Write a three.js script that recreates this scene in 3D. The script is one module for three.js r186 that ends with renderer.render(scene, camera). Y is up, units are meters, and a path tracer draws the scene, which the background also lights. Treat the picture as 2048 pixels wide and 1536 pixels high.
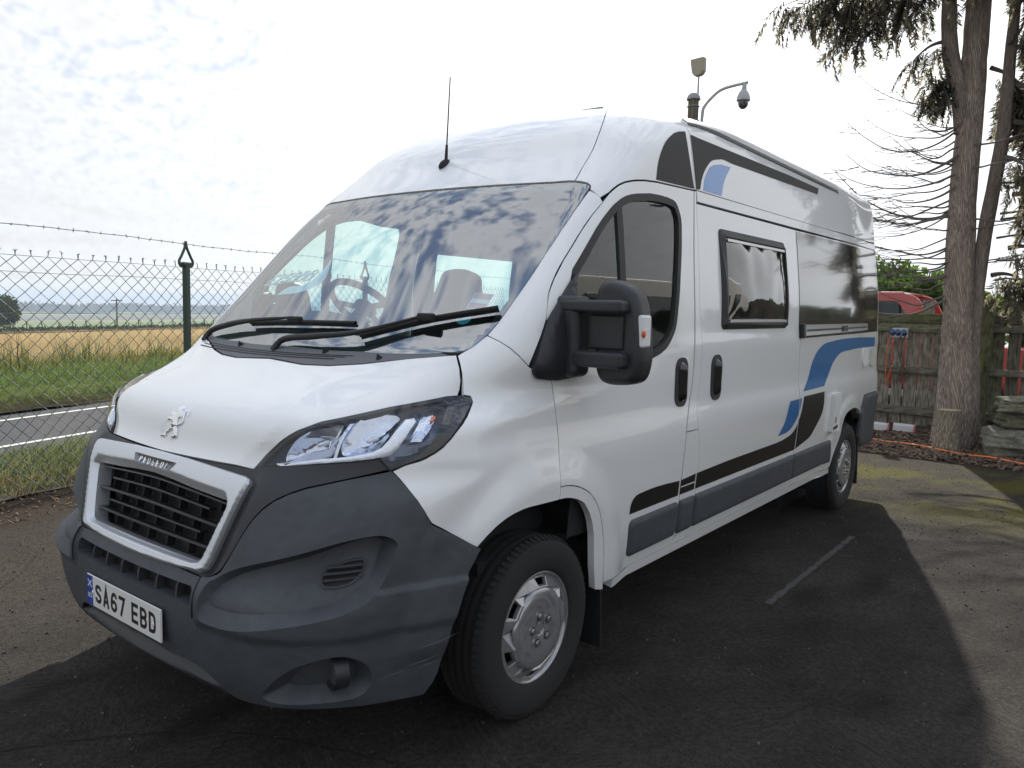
import * as THREE from 'three';
import { mergeGeometries, mergeVertices } from 'three/addons/utils/BufferGeometryUtils.js';
import { RoundedBoxGeometry } from 'three/addons/geometries/RoundedBoxGeometry.js';
import { FontLoader } from 'three/addons/loaders/FontLoader.js';
import { createNoise2D, createNoise3D } from 'simplex-noise';

// ---------- camera, sky, sun, exposure ----------
// The van stands along x (nose at x = 0, tail at x = 6), its passenger side at z = +1; y is up, metres.
function randomFrom(seed) { let s = seed >>> 0; return () => { s = (s + 0x6d2b79f5) >>> 0; let t = Math.imul(s ^ (s >>> 15), 1 | s); t = (t + Math.imul(t ^ (t >>> 7), 61 | t)) ^ t; return ((t ^ (t >>> 14)) >>> 0) / 4294967296; }; }
const rnd = randomFrom(7);
const noise2 = createNoise2D(randomFrom(11)), noise3 = createNoise3D(randomFrom(12));
const fbm2 = (x, y, n = 4) => { let s = 0, a = 0.5; for (let i = 0; i < n; i++) { s += a * noise2(x, y); x = x * 2.03 + 17.1; y = y * 2.03 - 9.7; a *= 0.5; } return s; };
const sstep0 = (a, b, v) => { const t = Math.min(1, Math.max(0, (v - a) / (b - a))); return t * t * (3 - 2 * t); };
const scene = new THREE.Scene();
const renderer = new THREE.WebGLRenderer({ antialias: true });
renderer.setSize(1024, 768);
renderer.toneMapping = THREE.LinearToneMapping;
renderer.toneMappingExposure = 2.3;
renderer.shadowMap.enabled = true;
const camera = new THREE.PerspectiveCamera(2 * Math.atan(768 / 1558.46) * 180 / Math.PI, 1024 / 768, 0.05, 9000);
camera.position.set(-1.3137, 1.52, 2.5997);
camera.up.set(0.06442, 0.99457, -0.08179);
camera.lookAt(-1.3137 + 0.78509, 1.52 - 0.10111, 2.5997 - 0.61108);
const SUN = new THREE.Vector3(0.806, 0.505, -0.315).normalize();
const sun = new THREE.DirectionalLight(new THREE.Color(1.0, 0.95, 0.86), 3.2);
sun.position.copy(SUN).multiplyScalar(40);
sun.castShadow = true;
sun.shadow.radius = 1.6;
sun.shadow.mapSize.set(2048, 2048);
Object.assign(sun.shadow.camera, { left: -16, right: 16, top: 16, bottom: -16, near: 1, far: 90 });
scene.add(sun, sun.target);
{
  // thin broken cloud, brightest round the sun, over pale blue
  const W = 2048, H = 1024, data = new Float32Array(W * H * 4);
  for (let r = 0; r < H; r++) {
    const up = ((r + 0.5) / H - 0.5) * Math.PI, y = Math.sin(up);
    for (let c = 0; c < W; c++) {
      const az = ((c + 0.5) / W - 0.5) * 2 * Math.PI, x = Math.cos(az) * Math.cos(up), z = Math.sin(az) * Math.cos(up);
      const s = Math.max(-1, Math.min(1, x * SUN.x + y * SUN.y + z * SUN.z)), ang = Math.acos(s);
      const yy = Math.max(y, 0), h = Math.pow(1 - yy, 2.6);
      let R = 0.090 + 0.275 * h, G = 0.145 + 0.245 * h, B = 0.265 + 0.145 * h;      // clear sky, paler towards the horizon
      const glow = 0.36 * Math.exp(-ang * 2.4) + 0.5 * Math.exp(-ang * 6);       // haze round the sun
      let cover = 0, thick = 0, fine = 0, midv = 0; const low_ = sstep0(0.82, 0.35, yy);
      if (y > 0) {
        const k = 1 / (y + 0.10), px = x * k, pz = z * k, wx = 0.30 * noise2(px * 1.1 + 3, pz * 1.1), wz = 0.30 * noise2(px * 1.1, pz * 1.1 + 8);
        const q1 = px * 0.94 + pz * 0.34, q2 = pz * 0.94 - px * 0.34;
        const big = fbm2(px * 0.6 + 1.7, pz * 0.6 - 4.2, 3), mid = fbm2(q1 * 8.5 + wx * 2, q2 * 4.6 + wz * 2, 4); fine = fbm2(q1 * 24 + wx * 4, q2 * 14 + wz * 4, 3);
        const low = sstep0(0.82, 0.35, yy), d = 0.60 + 0.30 * low + big * 0.40 + mid * (0.85 - 0.25 * low) + fine * (0.55 - 0.25 * low);
        midv = mid; cover = sstep0(0.15 - 0.15 * low, 0.92 + 0.1 * low, d); thick = sstep0(0.8, 1.4, d);
        cover *= 1 - 0.35 * Math.exp(-yy * 12);
      }
      const lit = 0.335 + 0.10 * (1 - low_) + 0.19 * Math.exp(-ang * 1.3) - 0.09 * thick + 0.07 * fine + 0.05 * midv;
      R += (lit * (0.96 + 0.025 * low_) - R) * cover; G += (lit * 1.005 - G) * cover; B += (lit * (1.085 - 0.055 * low_) - B) * cover;
      R += glow; G += glow * 0.99; B += glow * 0.96;
      if (y < 0) { R = 0.36; G = 0.375; B = 0.40; }
      const o = (r * W + c) * 4; data[o] = R; data[o + 1] = G; data[o + 2] = B; data[o + 3] = 1;
    }
  }
  const sky = new THREE.DataTexture(data, W, H, THREE.RGBAFormat, THREE.FloatType);
  sky.mapping = THREE.EquirectangularReflectionMapping; sky.magFilter = sky.minFilter = THREE.LinearFilter; sky.needsUpdate = true;
  scene.fog = new THREE.FogExp2(new THREE.Color().setRGB(0.68, 0.80, 0.95), 0.00048);
  scene.background = sky; scene.environment = sky;
}
// ---------- the van's outer surface: one smooth closed form, every panel is cut out of it ----------
function pchip(pts) {                       // smooth monotone curve through [x, y] pairs
  const n = pts.length, x = pts.map((p) => p[0]), y = pts.map((p) => p[1]), d = [], m = [];
  for (let i = 0; i < n - 1; i++) d.push((y[i + 1] - y[i]) / (x[i + 1] - x[i]));
  m[0] = d[0]; m[n - 1] = d[n - 2];
  for (let i = 1; i < n - 1; i++) {
    if (d[i - 1] * d[i] <= 0) m[i] = 0;
    else { const w1 = 2 * (x[i + 1] - x[i]) + x[i] - x[i - 1], w2 = x[i + 1] - x[i] + 2 * (x[i] - x[i - 1]); m[i] = (w1 + w2) / (w1 / d[i - 1] + w2 / d[i]); }
  }
  return (v) => {
    if (v <= x[0]) return y[0] + m[0] * (v - x[0]);
    if (v >= x[n - 1]) return y[n - 1] + m[n - 1] * (v - x[n - 1]);
    let i = 0; while (v > x[i + 1]) i++;
    const h = x[i + 1] - x[i], t = (v - x[i]) / h, t2 = t * t, t3 = t2 * t;
    return y[i] * (2 * t3 - 3 * t2 + 1) + h * m[i] * (t3 - 2 * t2 + t) + y[i + 1] * (3 * t2 - 2 * t3) + h * m[i + 1] * (t3 - t2);
  };
}
function softened(curve, lo, hi, width, n = 900) {      // the same curve with its kinks rounded off over a width
  const raw = [...Array(n + 1)].map((_, i) => curve(lo + ((hi - lo) * i) / n)), k = Math.ceil((width * 3 * n) / (hi - lo)), s = (width * n) / (hi - lo), out = [];
  for (let i = 0; i <= n; i++) { let t = 0, w = 0; for (let j = -k; j <= k; j++) { const g = Math.exp(-0.5 * (j / s) ** 2), q = i + j, v = q < 0 ? raw[0] + q * (raw[1] - raw[0]) : q > n ? raw[n] + (q - n) * (raw[n] - raw[n - 1]) : raw[q]; t += g * v; w += g; } out.push(t / w); }
  const h = (hi - lo) / n, m = (i) => (i <= 0 ? (out[1] - out[0]) : i >= n ? out[n] - out[n - 1] : (out[i + 1] - out[i - 1]) / 2);
  return (v) => { const x = (v - lo) / h; if (x <= 0) return out[0] + x * m(0); if (x >= n) return out[n] + (x - n) * m(n); const i = Math.floor(x), t = x - i, t2 = t * t, t3 = t2 * t; return out[i] * (2 * t3 - 3 * t2 + 1) + m(i) * (t3 - 2 * t2 + t) + out[i + 1] * (3 * t2 - 2 * t3) + m(i + 1) * (t3 - t2); };
}
const sstep = (a, b, v) => { const t = Math.min(1, Math.max(0, (v - a) / (b - a))); return t * t * (3 - 2 * t); };
const smax = (a, b, k) => { const h = Math.max(k - Math.abs(a - b), 0) / k; return Math.max(a, b) + h * h * k * 0.25; };
const noseX = softened(pchip([[0.15, 0.05], [0.22, 0.0], [0.30, -0.045], [0.40, -0.074], [0.50, -0.086], [0.60, -0.088], [0.66, -0.05], [0.80, -0.012], [0.94, 0.03], [0.98, 0.062], [1.02, 0.088], [1.09, 0.105], [1.14, 0.14], [1.18, 0.22], [1.22, 0.34], [1.26, 0.45], [1.30, 0.53], [1.34, 0.59], [1.39, 0.65], [2.03, 1.30], [2.10, 1.38], [2.18, 1.47], [2.28, 1.57], [2.37, 1.695], [2.45, 1.845], [2.53, 2.06], [2.6, 2.4], [2.64, 3.0]]), 0.1, 2.9, 0.020);
const crownA = softened(pchip([[0.2, 0.13], [0.6, 0.11], [1.0, 0.14], [1.3, 0.15], [1.4, 0.16], [2.05, 0.17], [2.3, 0.2], [2.6, 0.2]]), 0.1, 2.7, 0.08);
const cornerK = softened(pchip([[0.2, 0.26], [0.8, 0.26], [0.97, 0.42], [1.1, 0.43], [1.22, 0.32], [1.34, 0.16], [1.45, 0.10], [1.8, 0.10], [2.1, 0.14], [2.4, 0.3], [2.6, 0.3]]), 0.1, 2.7, 0.11);
const sideW = softened(pchip([[0.2, 0.92], [0.33, 0.955], [0.45, 0.975], [0.6, 0.986], [0.8, 1.0], [0.93, 1.004], [1.0, 0.999], [1.07, 0.986], [1.14, 0.984], [1.33, 0.983], [1.365, 0.98], [1.4, 0.976], [1.6, 0.967], [1.8, 0.946], [2.0, 0.92], [2.2, 0.895], [2.36, 0.872], [2.6, 0.83]]), 0.1, 2.8, 0.016);
const frontTaper = softened(pchip([[-0.3, 0.26], [0.0, 0.155], [0.2, 0.085], [0.4, 0.04], [0.6, 0.015], [0.9, 0.0], [1.2, 0]]), -0.4, 1.4, 0.07);
const WHEEL_F = [0.948, 0.335], WHEEL_R = [4.983, 0.335];
function hull(x, y, z) {
  const az = Math.abs(z);
  let w = sideW(y) - (x < 1.2 ? frontTaper(x) : 0) - 0.03 * sstep(4.9, 6.0, x);
  const rf = Math.hypot(x - WHEEL_F[0], y - WHEEL_F[1]), rr = Math.hypot(x - WHEEL_R[0], y - WHEEL_R[1]);
  if (rf < 0.75) w += 0.03 * sstep(0.68, 0.53, rf);
  if (rr < 0.75) w += 0.014 * sstep(0.58, 0.5, rr);
  const slope = (noseX(y + 0.01) - noseX(y - 0.01)) / 0.02;
  const front = (noseX(y) + crownA(y) * z * z - x) / Math.sqrt(1 + slope * slope);
  let f = smax(az - w, front, cornerK(y));
  f = smax(f, y - 2.565 + 0.05 * z * z, 0.16);
  f = smax(f, x - 5.985, 0.1);
  return f;
}
function hullNormal(x, y, z, e = 0.004) {
  const n = new THREE.Vector3(hull(x + e, y, z) - hull(x - e, y, z), hull(x, y + e, z) - hull(x, y - e, z), hull(x, y, z + e) - hull(x, y, z - e));
  return n.normalize();
}
function castHull(o, d, t0, t1, steps = 60) {   // first crossing from outside to inside along a ray
  let a = t0, fa = hull(o[0] + d[0] * a, o[1] + d[1] * a, o[2] + d[2] * a);
  for (let i = 1; i <= steps; i++) {
    const b = t0 + ((t1 - t0) * i) / steps, fb = hull(o[0] + d[0] * b, o[1] + d[1] * b, o[2] + d[2] * b);
    if (fa > 0 && fb <= 0) {
      let lo = a, hi = b;
      for (let k = 0; k < 26; k++) { const m = (lo + hi) / 2; if (hull(o[0] + d[0] * m, o[1] + d[1] * m, o[2] + d[2] * m) > 0) lo = m; else hi = m; }
      return (lo + hi) / 2;
    }
    a = b; fa = fb;
  }
  return NaN;
}
// outlines on the hull: nose [angle round x = 2.4 times 1.9, height], side [length, height], roof [length, angle from upright times 1.1]
const OUT = {
  hood: [[0, 0.979], [0.383, 0.985], [0.394, 1.005], [0.408, 1.026], [0.45, 1.075], [0.491, 1.116], [0.527, 1.142], [0.558, 1.154], [0.709, 1.195], [0.781, 1.207], [0.868, 1.216], [0.871, 1.239], [0.866, 1.268], [0.851, 1.305], [0.829, 1.339], [0.648, 1.318], [0.477, 1.292], [0.345, 1.279], [0.211, 1.275], [0, 1.284]],
  headlight: [[0.392, 0.988], [0.404, 1.009], [0.42, 1.031], [0.474, 1.09], [0.51, 1.12], [0.547, 1.141], [0.699, 1.185], [0.835, 1.212], [0.867, 1.213], [0.898, 1.208], [0.906, 1.192], [0.898, 1.148], [0.891, 1.121], [0.878, 1.095], [0.86, 1.069], [0.84, 1.05], [0.818, 1.036], [0.779, 1.021], [0.747, 1.005], [0.719, 1.041], [0.658, 1.03], [0.485, 1.009], [0.44, 1]],
  wing: [[0.906, 1.192], [0.897, 1.21], [0.877, 1.215], [0.869, 1.259], [0.861, 1.288], [0.848, 1.315], [0.83, 1.341], [0.876, 1.371], [0.921, 1.411], [0.972, 1.391], [1.007, 1.371], [1.039, 1.344], [1.075, 1.305], [1.125, 1.267], [1.161, 1.246], [1.186, 1.108], [1.197, 1.028], [1.203, 0.952], [1.211, 0.883], [1.211, 0.851], [1.207, 0.815], [1.097, 0.821], [1.079, 0.82], [1.053, 0.814], [1.031, 0.805], [1.006, 0.788], [0.98, 0.762], [0.956, 0.732], [0.889, 0.793], [0.851, 0.839], [0.834, 0.883], [0.818, 0.915], [0.803, 0.936], [0.751, 1.001], [0.779, 1.018], [0.812, 1.029], [0.824, 1.035], [0.845, 1.05], [0.86, 1.064], [0.878, 1.09], [0.898, 1.131], [0.903, 1.151]],
  archTrim: [[1.211, 0.863], [1.246, 0.859], [1.274, 0.851], [1.306, 0.837], [1.335, 0.819], [1.363, 0.798], [1.376, 0.785], [1.399, 0.755], [1.417, 0.727], [1.429, 0.699], [1.443, 0.657], [1.463, 0.578], [1.473, 0.503], [1.475, 0.425], [1.487, 0.351], [1.426, 0.372], [1.407, 0.476], [1.393, 0.621], [1.38, 0.675], [1.363, 0.715], [1.348, 0.74], [1.331, 0.764], [1.32, 0.774], [1.304, 0.785], [1.287, 0.795], [1.257, 0.807], [1.232, 0.813], [1.207, 0.815]],
  aPillar: [[0.921, 1.411], [0.95, 1.453], [1.003, 1.54], [1.12, 1.721], [1.188, 1.813], [1.249, 1.887], [1.299, 1.941], [1.345, 1.986], [1.38, 1.975], [1.396, 1.968], [1.406, 1.96], [1.423, 1.94], [1.355, 1.884], [1.332, 1.862], [1.301, 1.829], [1.265, 1.785], [1.205, 1.702], [1.185, 1.673], [1.168, 1.643], [1.149, 1.601], [1.139, 1.57], [1.136, 1.549], [1.135, 1.486], [1.128, 1.454], [1.115, 1.411], [1.075, 1.305], [1.039, 1.344], [1.007, 1.371], [0.972, 1.391]],
  windscreen: [[0, 1.333], [0.168, 1.327], [0.272, 1.326], [0.652, 1.338], [0.724, 1.342], [0.817, 1.352], [0.85, 1.358], [0.868, 1.365], [0.885, 1.376], [0.901, 1.389], [0.928, 1.419], [1.068, 1.641], [1.142, 1.752], [1.214, 1.844], [1.289, 1.933], [1.347, 1.996], [1.354, 2.009], [1.343, 2.017], [1.263, 2.028], [1.227, 2.029], [1.133, 2.027], [0.846, 2.027], [0, 2.025]],
  cowl: [[0, 1.285], [0.211, 1.275], [0.345, 1.279], [0.477, 1.292], [0.648, 1.318], [0.829, 1.339], [0.876, 1.371], [0.921, 1.411], [0.811, 1.375], [0.77, 1.363], [0.727, 1.355], [0.668, 1.35], [0.581, 1.344], [0.295, 1.334], [0.176, 1.334], [0, 1.339]],
  moustache: [[0, 0.979], [0.386, 0.986], [0.44, 0.999], [0.485, 1.007], [0.666, 1.029], [0.718, 1.038], [0.745, 1.006], [0.565, 0.951], [0.534, 0.936], [0.5, 0.915], [0.482, 0.899], [0.466, 0.882], [0.443, 0.848], [0.42, 0.802], [0.4, 0.752], [0.37, 0.686], [0.359, 0.673], [0.345, 0.662], [0.328, 0.654], [0.309, 0.65], [0.227, 0.655], [0, 0.656]],
  bumper: [[0, 0.654], [0.215, 0.654], [0.309, 0.649], [0.319, 0.651], [0.338, 0.656], [0.362, 0.67], [0.372, 0.683], [0.42, 0.799], [0.443, 0.845], [0.467, 0.879], [0.494, 0.907], [0.528, 0.93], [0.566, 0.948], [0.655, 0.976], [0.75, 1.001], [0.803, 0.935], [0.818, 0.914], [0.834, 0.882], [0.85, 0.837], [0.886, 0.795], [0.956, 0.732], [0.93, 0.669], [0.915, 0.618], [0.898, 0.537], [0.875, 0.398], [0.862, 0.34], [0.849, 0.306], [0.83, 0.274], [0.805, 0.276], [0.75, 0.276], [0.69, 0.286], [0.63, 0.291], [0.424, 0.289], [0.407, 0.293], [0.393, 0.3], [0.373, 0.315], [0.356, 0.333], [0.336, 0.35], [0.313, 0.362], [0.295, 0.368], [0.264, 0.372], [0.17, 0.372], [0.012, 0.39], [0, 0.39]],
  frameOuter: [[0, 0.983], [0.055, 0.982], [0.262, 0.968], [0.343, 0.967], [0.375, 0.959], [0.398, 0.947], [0.405, 0.941], [0.413, 0.927], [0.413, 0.92], [0.41, 0.903], [0.37, 0.827], [0.365, 0.809], [0.354, 0.748], [0.348, 0.722], [0.337, 0.698], [0.321, 0.672], [0.313, 0.666], [0.303, 0.662], [0.257, 0.656], [0.113, 0.652], [0, 0.65]],
  frameInner: [[0, 0.914], [0.06, 0.914], [0.169, 0.897], [0.231, 0.89], [0.28, 0.887], [0.361, 0.887], [0.369, 0.839], [0.371, 0.802], [0.368, 0.767], [0.36, 0.742], [0.346, 0.72], [0.325, 0.697], [0.316, 0.692], [0.297, 0.686], [0.261, 0.686], [0.181, 0.695], [0, 0.695]],
  lampCorner: [[0.906, 1.192], [0.898, 1.208], [0.875, 1.212], [0.818, 1.202], [0.835, 1.191], [0.841, 1.184], [0.846, 1.127], [0.843, 1.105], [0.83, 1.078], [0.812, 1.055], [0.791, 1.036], [0.747, 1.005], [0.779, 1.021], [0.818, 1.036], [0.84, 1.05], [0.86, 1.069], [0.878, 1.095], [0.891, 1.121], [0.898, 1.148]],
  lampStrip: [[0.438, 1.004], [0.59, 1.029], [0.658, 1.037], [0.707, 1.051], [0.719, 1.058], [0.729, 1.069], [0.747, 1.102], [0.755, 1.129], [0.758, 1.156], [0.769, 1.163], [0.783, 1.159], [0.783, 1.122], [0.775, 1.093], [0.768, 1.079], [0.754, 1.059], [0.743, 1.048], [0.737, 1.044], [0.702, 1.032], [0.674, 1.027], [0.599, 1.021]],
  cabDoor: [[0.982, 1.476], [0.991, 1.507], [0.999, 1.528], [1.021, 1.57], [1.063, 1.622], [1.13, 1.693], [1.262, 1.818], [1.337, 1.882], [1.467, 1.979], [1.503, 2.001], [1.543, 2.022], [1.588, 2.039], [1.64, 2.052], [1.691, 2.061], [1.767, 2.071], [1.876, 2.079], [2.257, 2.091], [2.211, 1.846], [2.193, 1.701], [2.189, 1.643], [2.189, 1.6], [2.196, 1.469], [2.196, 1.416], [2.186, 1.333], [2.184, 1.247], [2.18, 1.19], [2.172, 1.147], [2.156, 1.09], [2.145, 1.062], [2.121, 1.021], [2.108, 0.994], [2.1, 0.965], [2.095, 0.936], [2.086, 0.789], [2.084, 0.684], [2.086, 0.639], [2.097, 0.533], [2.097, 0.488], [2.094, 0.459], [2.087, 0.432], [2.075, 0.406], [2.061, 0.38], [1.622, 0.363], [1.592, 0.366], [1.501, 0.383], [1.476, 0.384], [1.394, 0.381], [1.38, 0.425], [1.365, 0.528], [1.357, 0.566], [1.346, 0.604], [1.331, 0.644], [1.305, 0.699], [1.289, 0.727], [1.279, 0.74], [1.252, 0.77], [1.219, 0.798], [1.202, 0.809], [1.163, 0.829], [1.121, 0.845], [1.076, 0.856], [1.041, 0.861], [1.006, 0.863], [1.004, 0.884], [1.006, 0.904], [1.013, 0.933], [1.033, 0.995], [1.039, 1.039], [1.04, 1.061], [1.035, 1.096], [1.022, 1.154], [1.022, 1.166], [1.028, 1.199], [1.026, 1.222], [0.99, 1.305], [0.978, 1.35], [0.977, 1.361], [0.978, 1.424]],
  cabWindow: [[1.152, 1.657], [1.336, 1.828], [1.391, 1.873], [1.451, 1.916], [1.484, 1.937], [1.543, 1.967], [1.589, 1.984], [1.636, 1.996], [1.685, 2.005], [1.799, 2.02], [1.886, 2.024], [1.969, 2.023], [2.022, 2.018], [2.042, 2.013], [2.056, 2.004], [2.067, 1.993], [2.087, 1.956], [2.091, 1.942], [2.092, 1.914], [2.077, 1.814], [2.069, 1.772], [2.046, 1.675], [2.027, 1.565], [2.011, 1.483], [2.004, 1.455], [1.991, 1.428], [1.983, 1.415], [1.96, 1.391], [1.934, 1.368], [1.903, 1.348], [1.886, 1.339], [1.84, 1.321], [1.764, 1.303], [1.717, 1.295], [1.669, 1.291], [1.595, 1.29], [1.495, 1.297], [1.325, 1.319], [1.096, 1.343], [1.089, 1.412], [1.08, 1.469], [1.1, 1.535], [1.115, 1.579], [1.129, 1.612]],
  bPillar: [[2.263, 2.091], [2.28, 2.094], [2.261, 1.793], [2.25, 1.66], [2.248, 1.601], [2.251, 1.557], [2.256, 1.513], [2.278, 1.394], [2.28, 1.364], [2.28, 1.278], [2.275, 1.207], [2.271, 1.177], [2.244, 1.075], [2.225, 1.019], [2.223, 1.004], [2.224, 0.99], [2.233, 0.945], [2.261, 0.834], [2.269, 0.786], [2.277, 0.723], [2.277, 0.692], [2.276, 0.661], [2.262, 0.584], [2.244, 0.467], [2.232, 0.425], [2.213, 0.38], [2.073, 0.377], [2.093, 0.416], [2.09, 0.477], [2.095, 0.608], [2.096, 0.757], [2.102, 0.891], [2.105, 0.935], [2.111, 0.964], [2.119, 0.993], [2.132, 1.02], [2.156, 1.061], [2.167, 1.089], [2.183, 1.146], [2.191, 1.189], [2.196, 1.247], [2.197, 1.333], [2.208, 1.416], [2.207, 1.469], [2.2, 1.6], [2.203, 1.687], [2.22, 1.833]],
  slideDoor: [[2.277, 2.033], [2.259, 1.778], [2.251, 1.675], [2.248, 1.616], [2.25, 1.572], [2.254, 1.528], [2.263, 1.469], [2.278, 1.394], [2.28, 1.364], [2.28, 1.278], [2.275, 1.207], [2.271, 1.177], [2.244, 1.075], [2.225, 1.019], [2.223, 1.004], [2.224, 0.99], [2.233, 0.945], [2.257, 0.85], [2.267, 0.802], [2.275, 0.739], [2.277, 0.676], [2.271, 0.63], [2.233, 0.456], [2.227, 0.412], [2.226, 0.377], [3.736, 0.411], [3.735, 0.429], [3.736, 0.465], [3.726, 0.508], [3.719, 0.551], [3.709, 0.634], [3.707, 0.673], [3.716, 0.801], [3.711, 0.917], [3.713, 0.955], [3.721, 0.992], [3.728, 1.011], [3.748, 1.047], [3.755, 1.066], [3.76, 1.104], [3.757, 1.163], [3.741, 1.3], [3.739, 1.339], [3.75, 1.395], [3.754, 1.432], [3.761, 1.6], [3.771, 1.711], [3.773, 1.768], [3.77, 1.827], [3.765, 1.904], [3.758, 1.961], [3.747, 2.037]],
  rearArch: [[4.599, 0.354], [4.603, 0.396], [4.608, 0.416], [4.624, 0.456], [4.635, 0.475], [4.651, 0.495], [4.73, 0.576], [4.746, 0.597], [4.758, 0.619], [4.764, 0.64], [4.77, 0.684], [4.78, 0.704], [4.807, 0.743], [4.831, 0.759], [4.867, 0.772], [4.932, 0.784], [5.018, 0.79], [5.111, 0.785], [5.194, 0.767], [5.268, 0.746], [5.306, 0.718], [5.305, 0.689]],
  blueRibbon: [[5.763, 1.325], [5.766, 1.249], [5.299, 1.25], [5.094, 1.248], [4.759, 1.237], [4.692, 1.231], [4.631, 1.218], [4.582, 1.2], [4.538, 1.182], [4.507, 1.166], [4.481, 1.149], [4.396, 1.078], [4.37, 1.061], [4.28, 1.012], [3.825, 1.006], [3.907, 1.053], [3.931, 1.069], [3.951, 1.086], [3.967, 1.103], [4.015, 1.174], [4.03, 1.192], [4.049, 1.208], [4.09, 1.24], [4.115, 1.255], [4.146, 1.269], [4.186, 1.284], [4.232, 1.297], [4.285, 1.307], [4.343, 1.313], [4.543, 1.324], [4.689, 1.33], [4.844, 1.333], [5.202, 1.333]],
  blueTip: [[3.799, 0.966], [3.766, 0.893], [3.754, 0.876], [3.739, 0.858], [3.722, 0.842], [3.701, 0.826], [3.654, 0.798], [3.626, 0.786], [3.593, 0.776], [3.549, 0.769], [3.499, 0.765], [3.39, 0.762], [3.431, 0.788], [3.469, 0.815], [3.485, 0.829], [3.5, 0.846], [3.522, 0.881], [3.55, 0.936], [3.568, 0.963]],
  stripe: [[1.608, 0.62], [1.603, 0.648], [1.603, 0.661], [1.606, 0.673], [1.611, 0.684], [1.62, 0.694], [1.631, 0.702], [1.645, 0.709], [1.668, 0.713], [1.777, 0.717], [1.831, 0.717], [1.918, 0.714], [2.074, 0.705], [2.255, 0.713], [2.659, 0.721], [3.385, 0.723], [3.492, 0.728], [3.586, 0.738], [3.629, 0.745], [3.667, 0.755], [3.695, 0.766], [3.718, 0.78], [3.737, 0.796], [3.769, 0.829], [3.783, 0.845], [3.794, 0.863], [3.803, 0.88], [3.823, 0.936], [3.84, 0.973], [4.283, 0.974], [4.281, 0.954], [4.281, 0.894], [4.279, 0.875], [4.275, 0.856], [4.266, 0.838], [4.252, 0.819], [4.233, 0.801], [4.211, 0.784], [4.087, 0.703], [4.058, 0.688], [4.023, 0.676], [3.981, 0.668], [3.74, 0.647], [2.277, 0.635], [2.094, 0.63]],
  mirrorSail: [[1.162, 1.647], [1.077, 1.566], [0.981, 1.469], [0.923, 1.365], [0.906, 1.323], [0.898, 1.292], [0.92, 1.262], [1.035, 1.249], [1.186, 1.26], [1.179, 1.284], [1.169, 1.33], [1.162, 1.411], [1.154, 1.469], [1.154, 1.591], [1.156, 1.613]],
  topBlack: [[1.866, 0.875], [1.885, 0.838], [1.907, 0.811], [1.928, 0.793], [1.958, 0.772], [1.999, 0.75], [2.048, 0.731], [2.102, 0.714], [2.159, 0.704], [2.222, 0.7], [2.216, 0.719], [2.217, 0.727], [2.276, 0.868]],
  topBand: [[2.231, 0.706], [2.346, 0.708], [3.671, 0.702], [4.292, 0.704], [4.256, 0.729], [2.75, 0.743], [2.667, 0.741], [2.625, 0.742], [2.534, 0.752], [2.493, 0.759], [2.466, 0.767], [2.423, 0.785], [2.387, 0.804], [2.373, 0.814], [2.351, 0.833], [2.328, 0.864], [2.281, 0.868], [2.231, 0.732], [2.228, 0.724], [2.228, 0.715]],
  topBlue: [[2.363, 0.864], [2.382, 0.833], [2.403, 0.814], [2.438, 0.794], [2.46, 0.783], [2.488, 0.775], [2.526, 0.768], [2.609, 0.759], [2.738, 0.756], [2.677, 0.785], [2.643, 0.805], [2.616, 0.828], [2.589, 0.863]],
  swoosh: [[-0.569, 1.547], [-0.559, 1.564], [-0.551, 1.572], [-0.54, 1.579], [-0.525, 1.585], [-0.501, 1.588], [-0.408, 1.591], [-0.385, 1.594], [-0.369, 1.599], [-0.356, 1.606], [-0.347, 1.614], [-0.341, 1.623], [-0.333, 1.642], [-0.331, 1.652], [-0.332, 1.662], [-0.338, 1.683], [-0.357, 1.718], [-0.312, 1.691], [-0.278, 1.665], [-0.254, 1.64], [-0.246, 1.628], [-0.241, 1.617], [-0.241, 1.607], [-0.246, 1.599], [-0.255, 1.592], [-0.281, 1.581], [-0.331, 1.566], [-0.372, 1.559], [-0.421, 1.554]],
  crestBody: [[-0.014, 1.09], [-0.029, 1.104], [-0.027, 1.111], [-0.015, 1.111], [-0.002, 1.104], [0.002, 1.113], [-0.008, 1.12], [0.008, 1.129], [0.024, 1.127], [0.035, 1.122], [0.04, 1.11], [0.035, 1.098], [0.019, 1.093], [0.02, 1.084], [0.027, 1.072], [0.017, 1.059], [-0.004, 1.058], [-0.011, 1.065], [-0.006, 1.075], [-0.012, 1.082]],
  crestArm: [[-0.038, 1.082], [-0.028, 1.091], [-0.015, 1.095], [-0.008, 1.083]],
  crestLegA: [[-0.007, 1.067], [-0.015, 1.052], [-0.033, 1.035], [-0.051, 1.025], [-0.052, 1.022], [-0.025, 1.023], [-0.022, 1.035], [-0.001, 1.054], [0.003, 1.063]],
  crestLegB: [[0.002, 1.06], [0.019, 1.041], [0.002, 1.026], [0.006, 1.024], [0.029, 1.024], [0.036, 1.035], [0.032, 1.061], [0.021, 1.071]],
  crestTail: [[0.023, 1.074], [0.04, 1.081], [0.045, 1.087], [0.04, 1.097], [0.037, 1.112], [0.042, 1.122], [0.055, 1.121], [0.062, 1.113], [0.062, 1.102], [0.056, 1.103], [0.049, 1.117], [0.045, 1.113], [0.05, 1.086], [0.046, 1.077], [0.028, 1.068]],
  namePlate: [[-0.103, 0.952], [0.123, 0.951], [0.102, 0.927], [0.074, 0.925], [-0.057, 0.927]],
};
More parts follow.
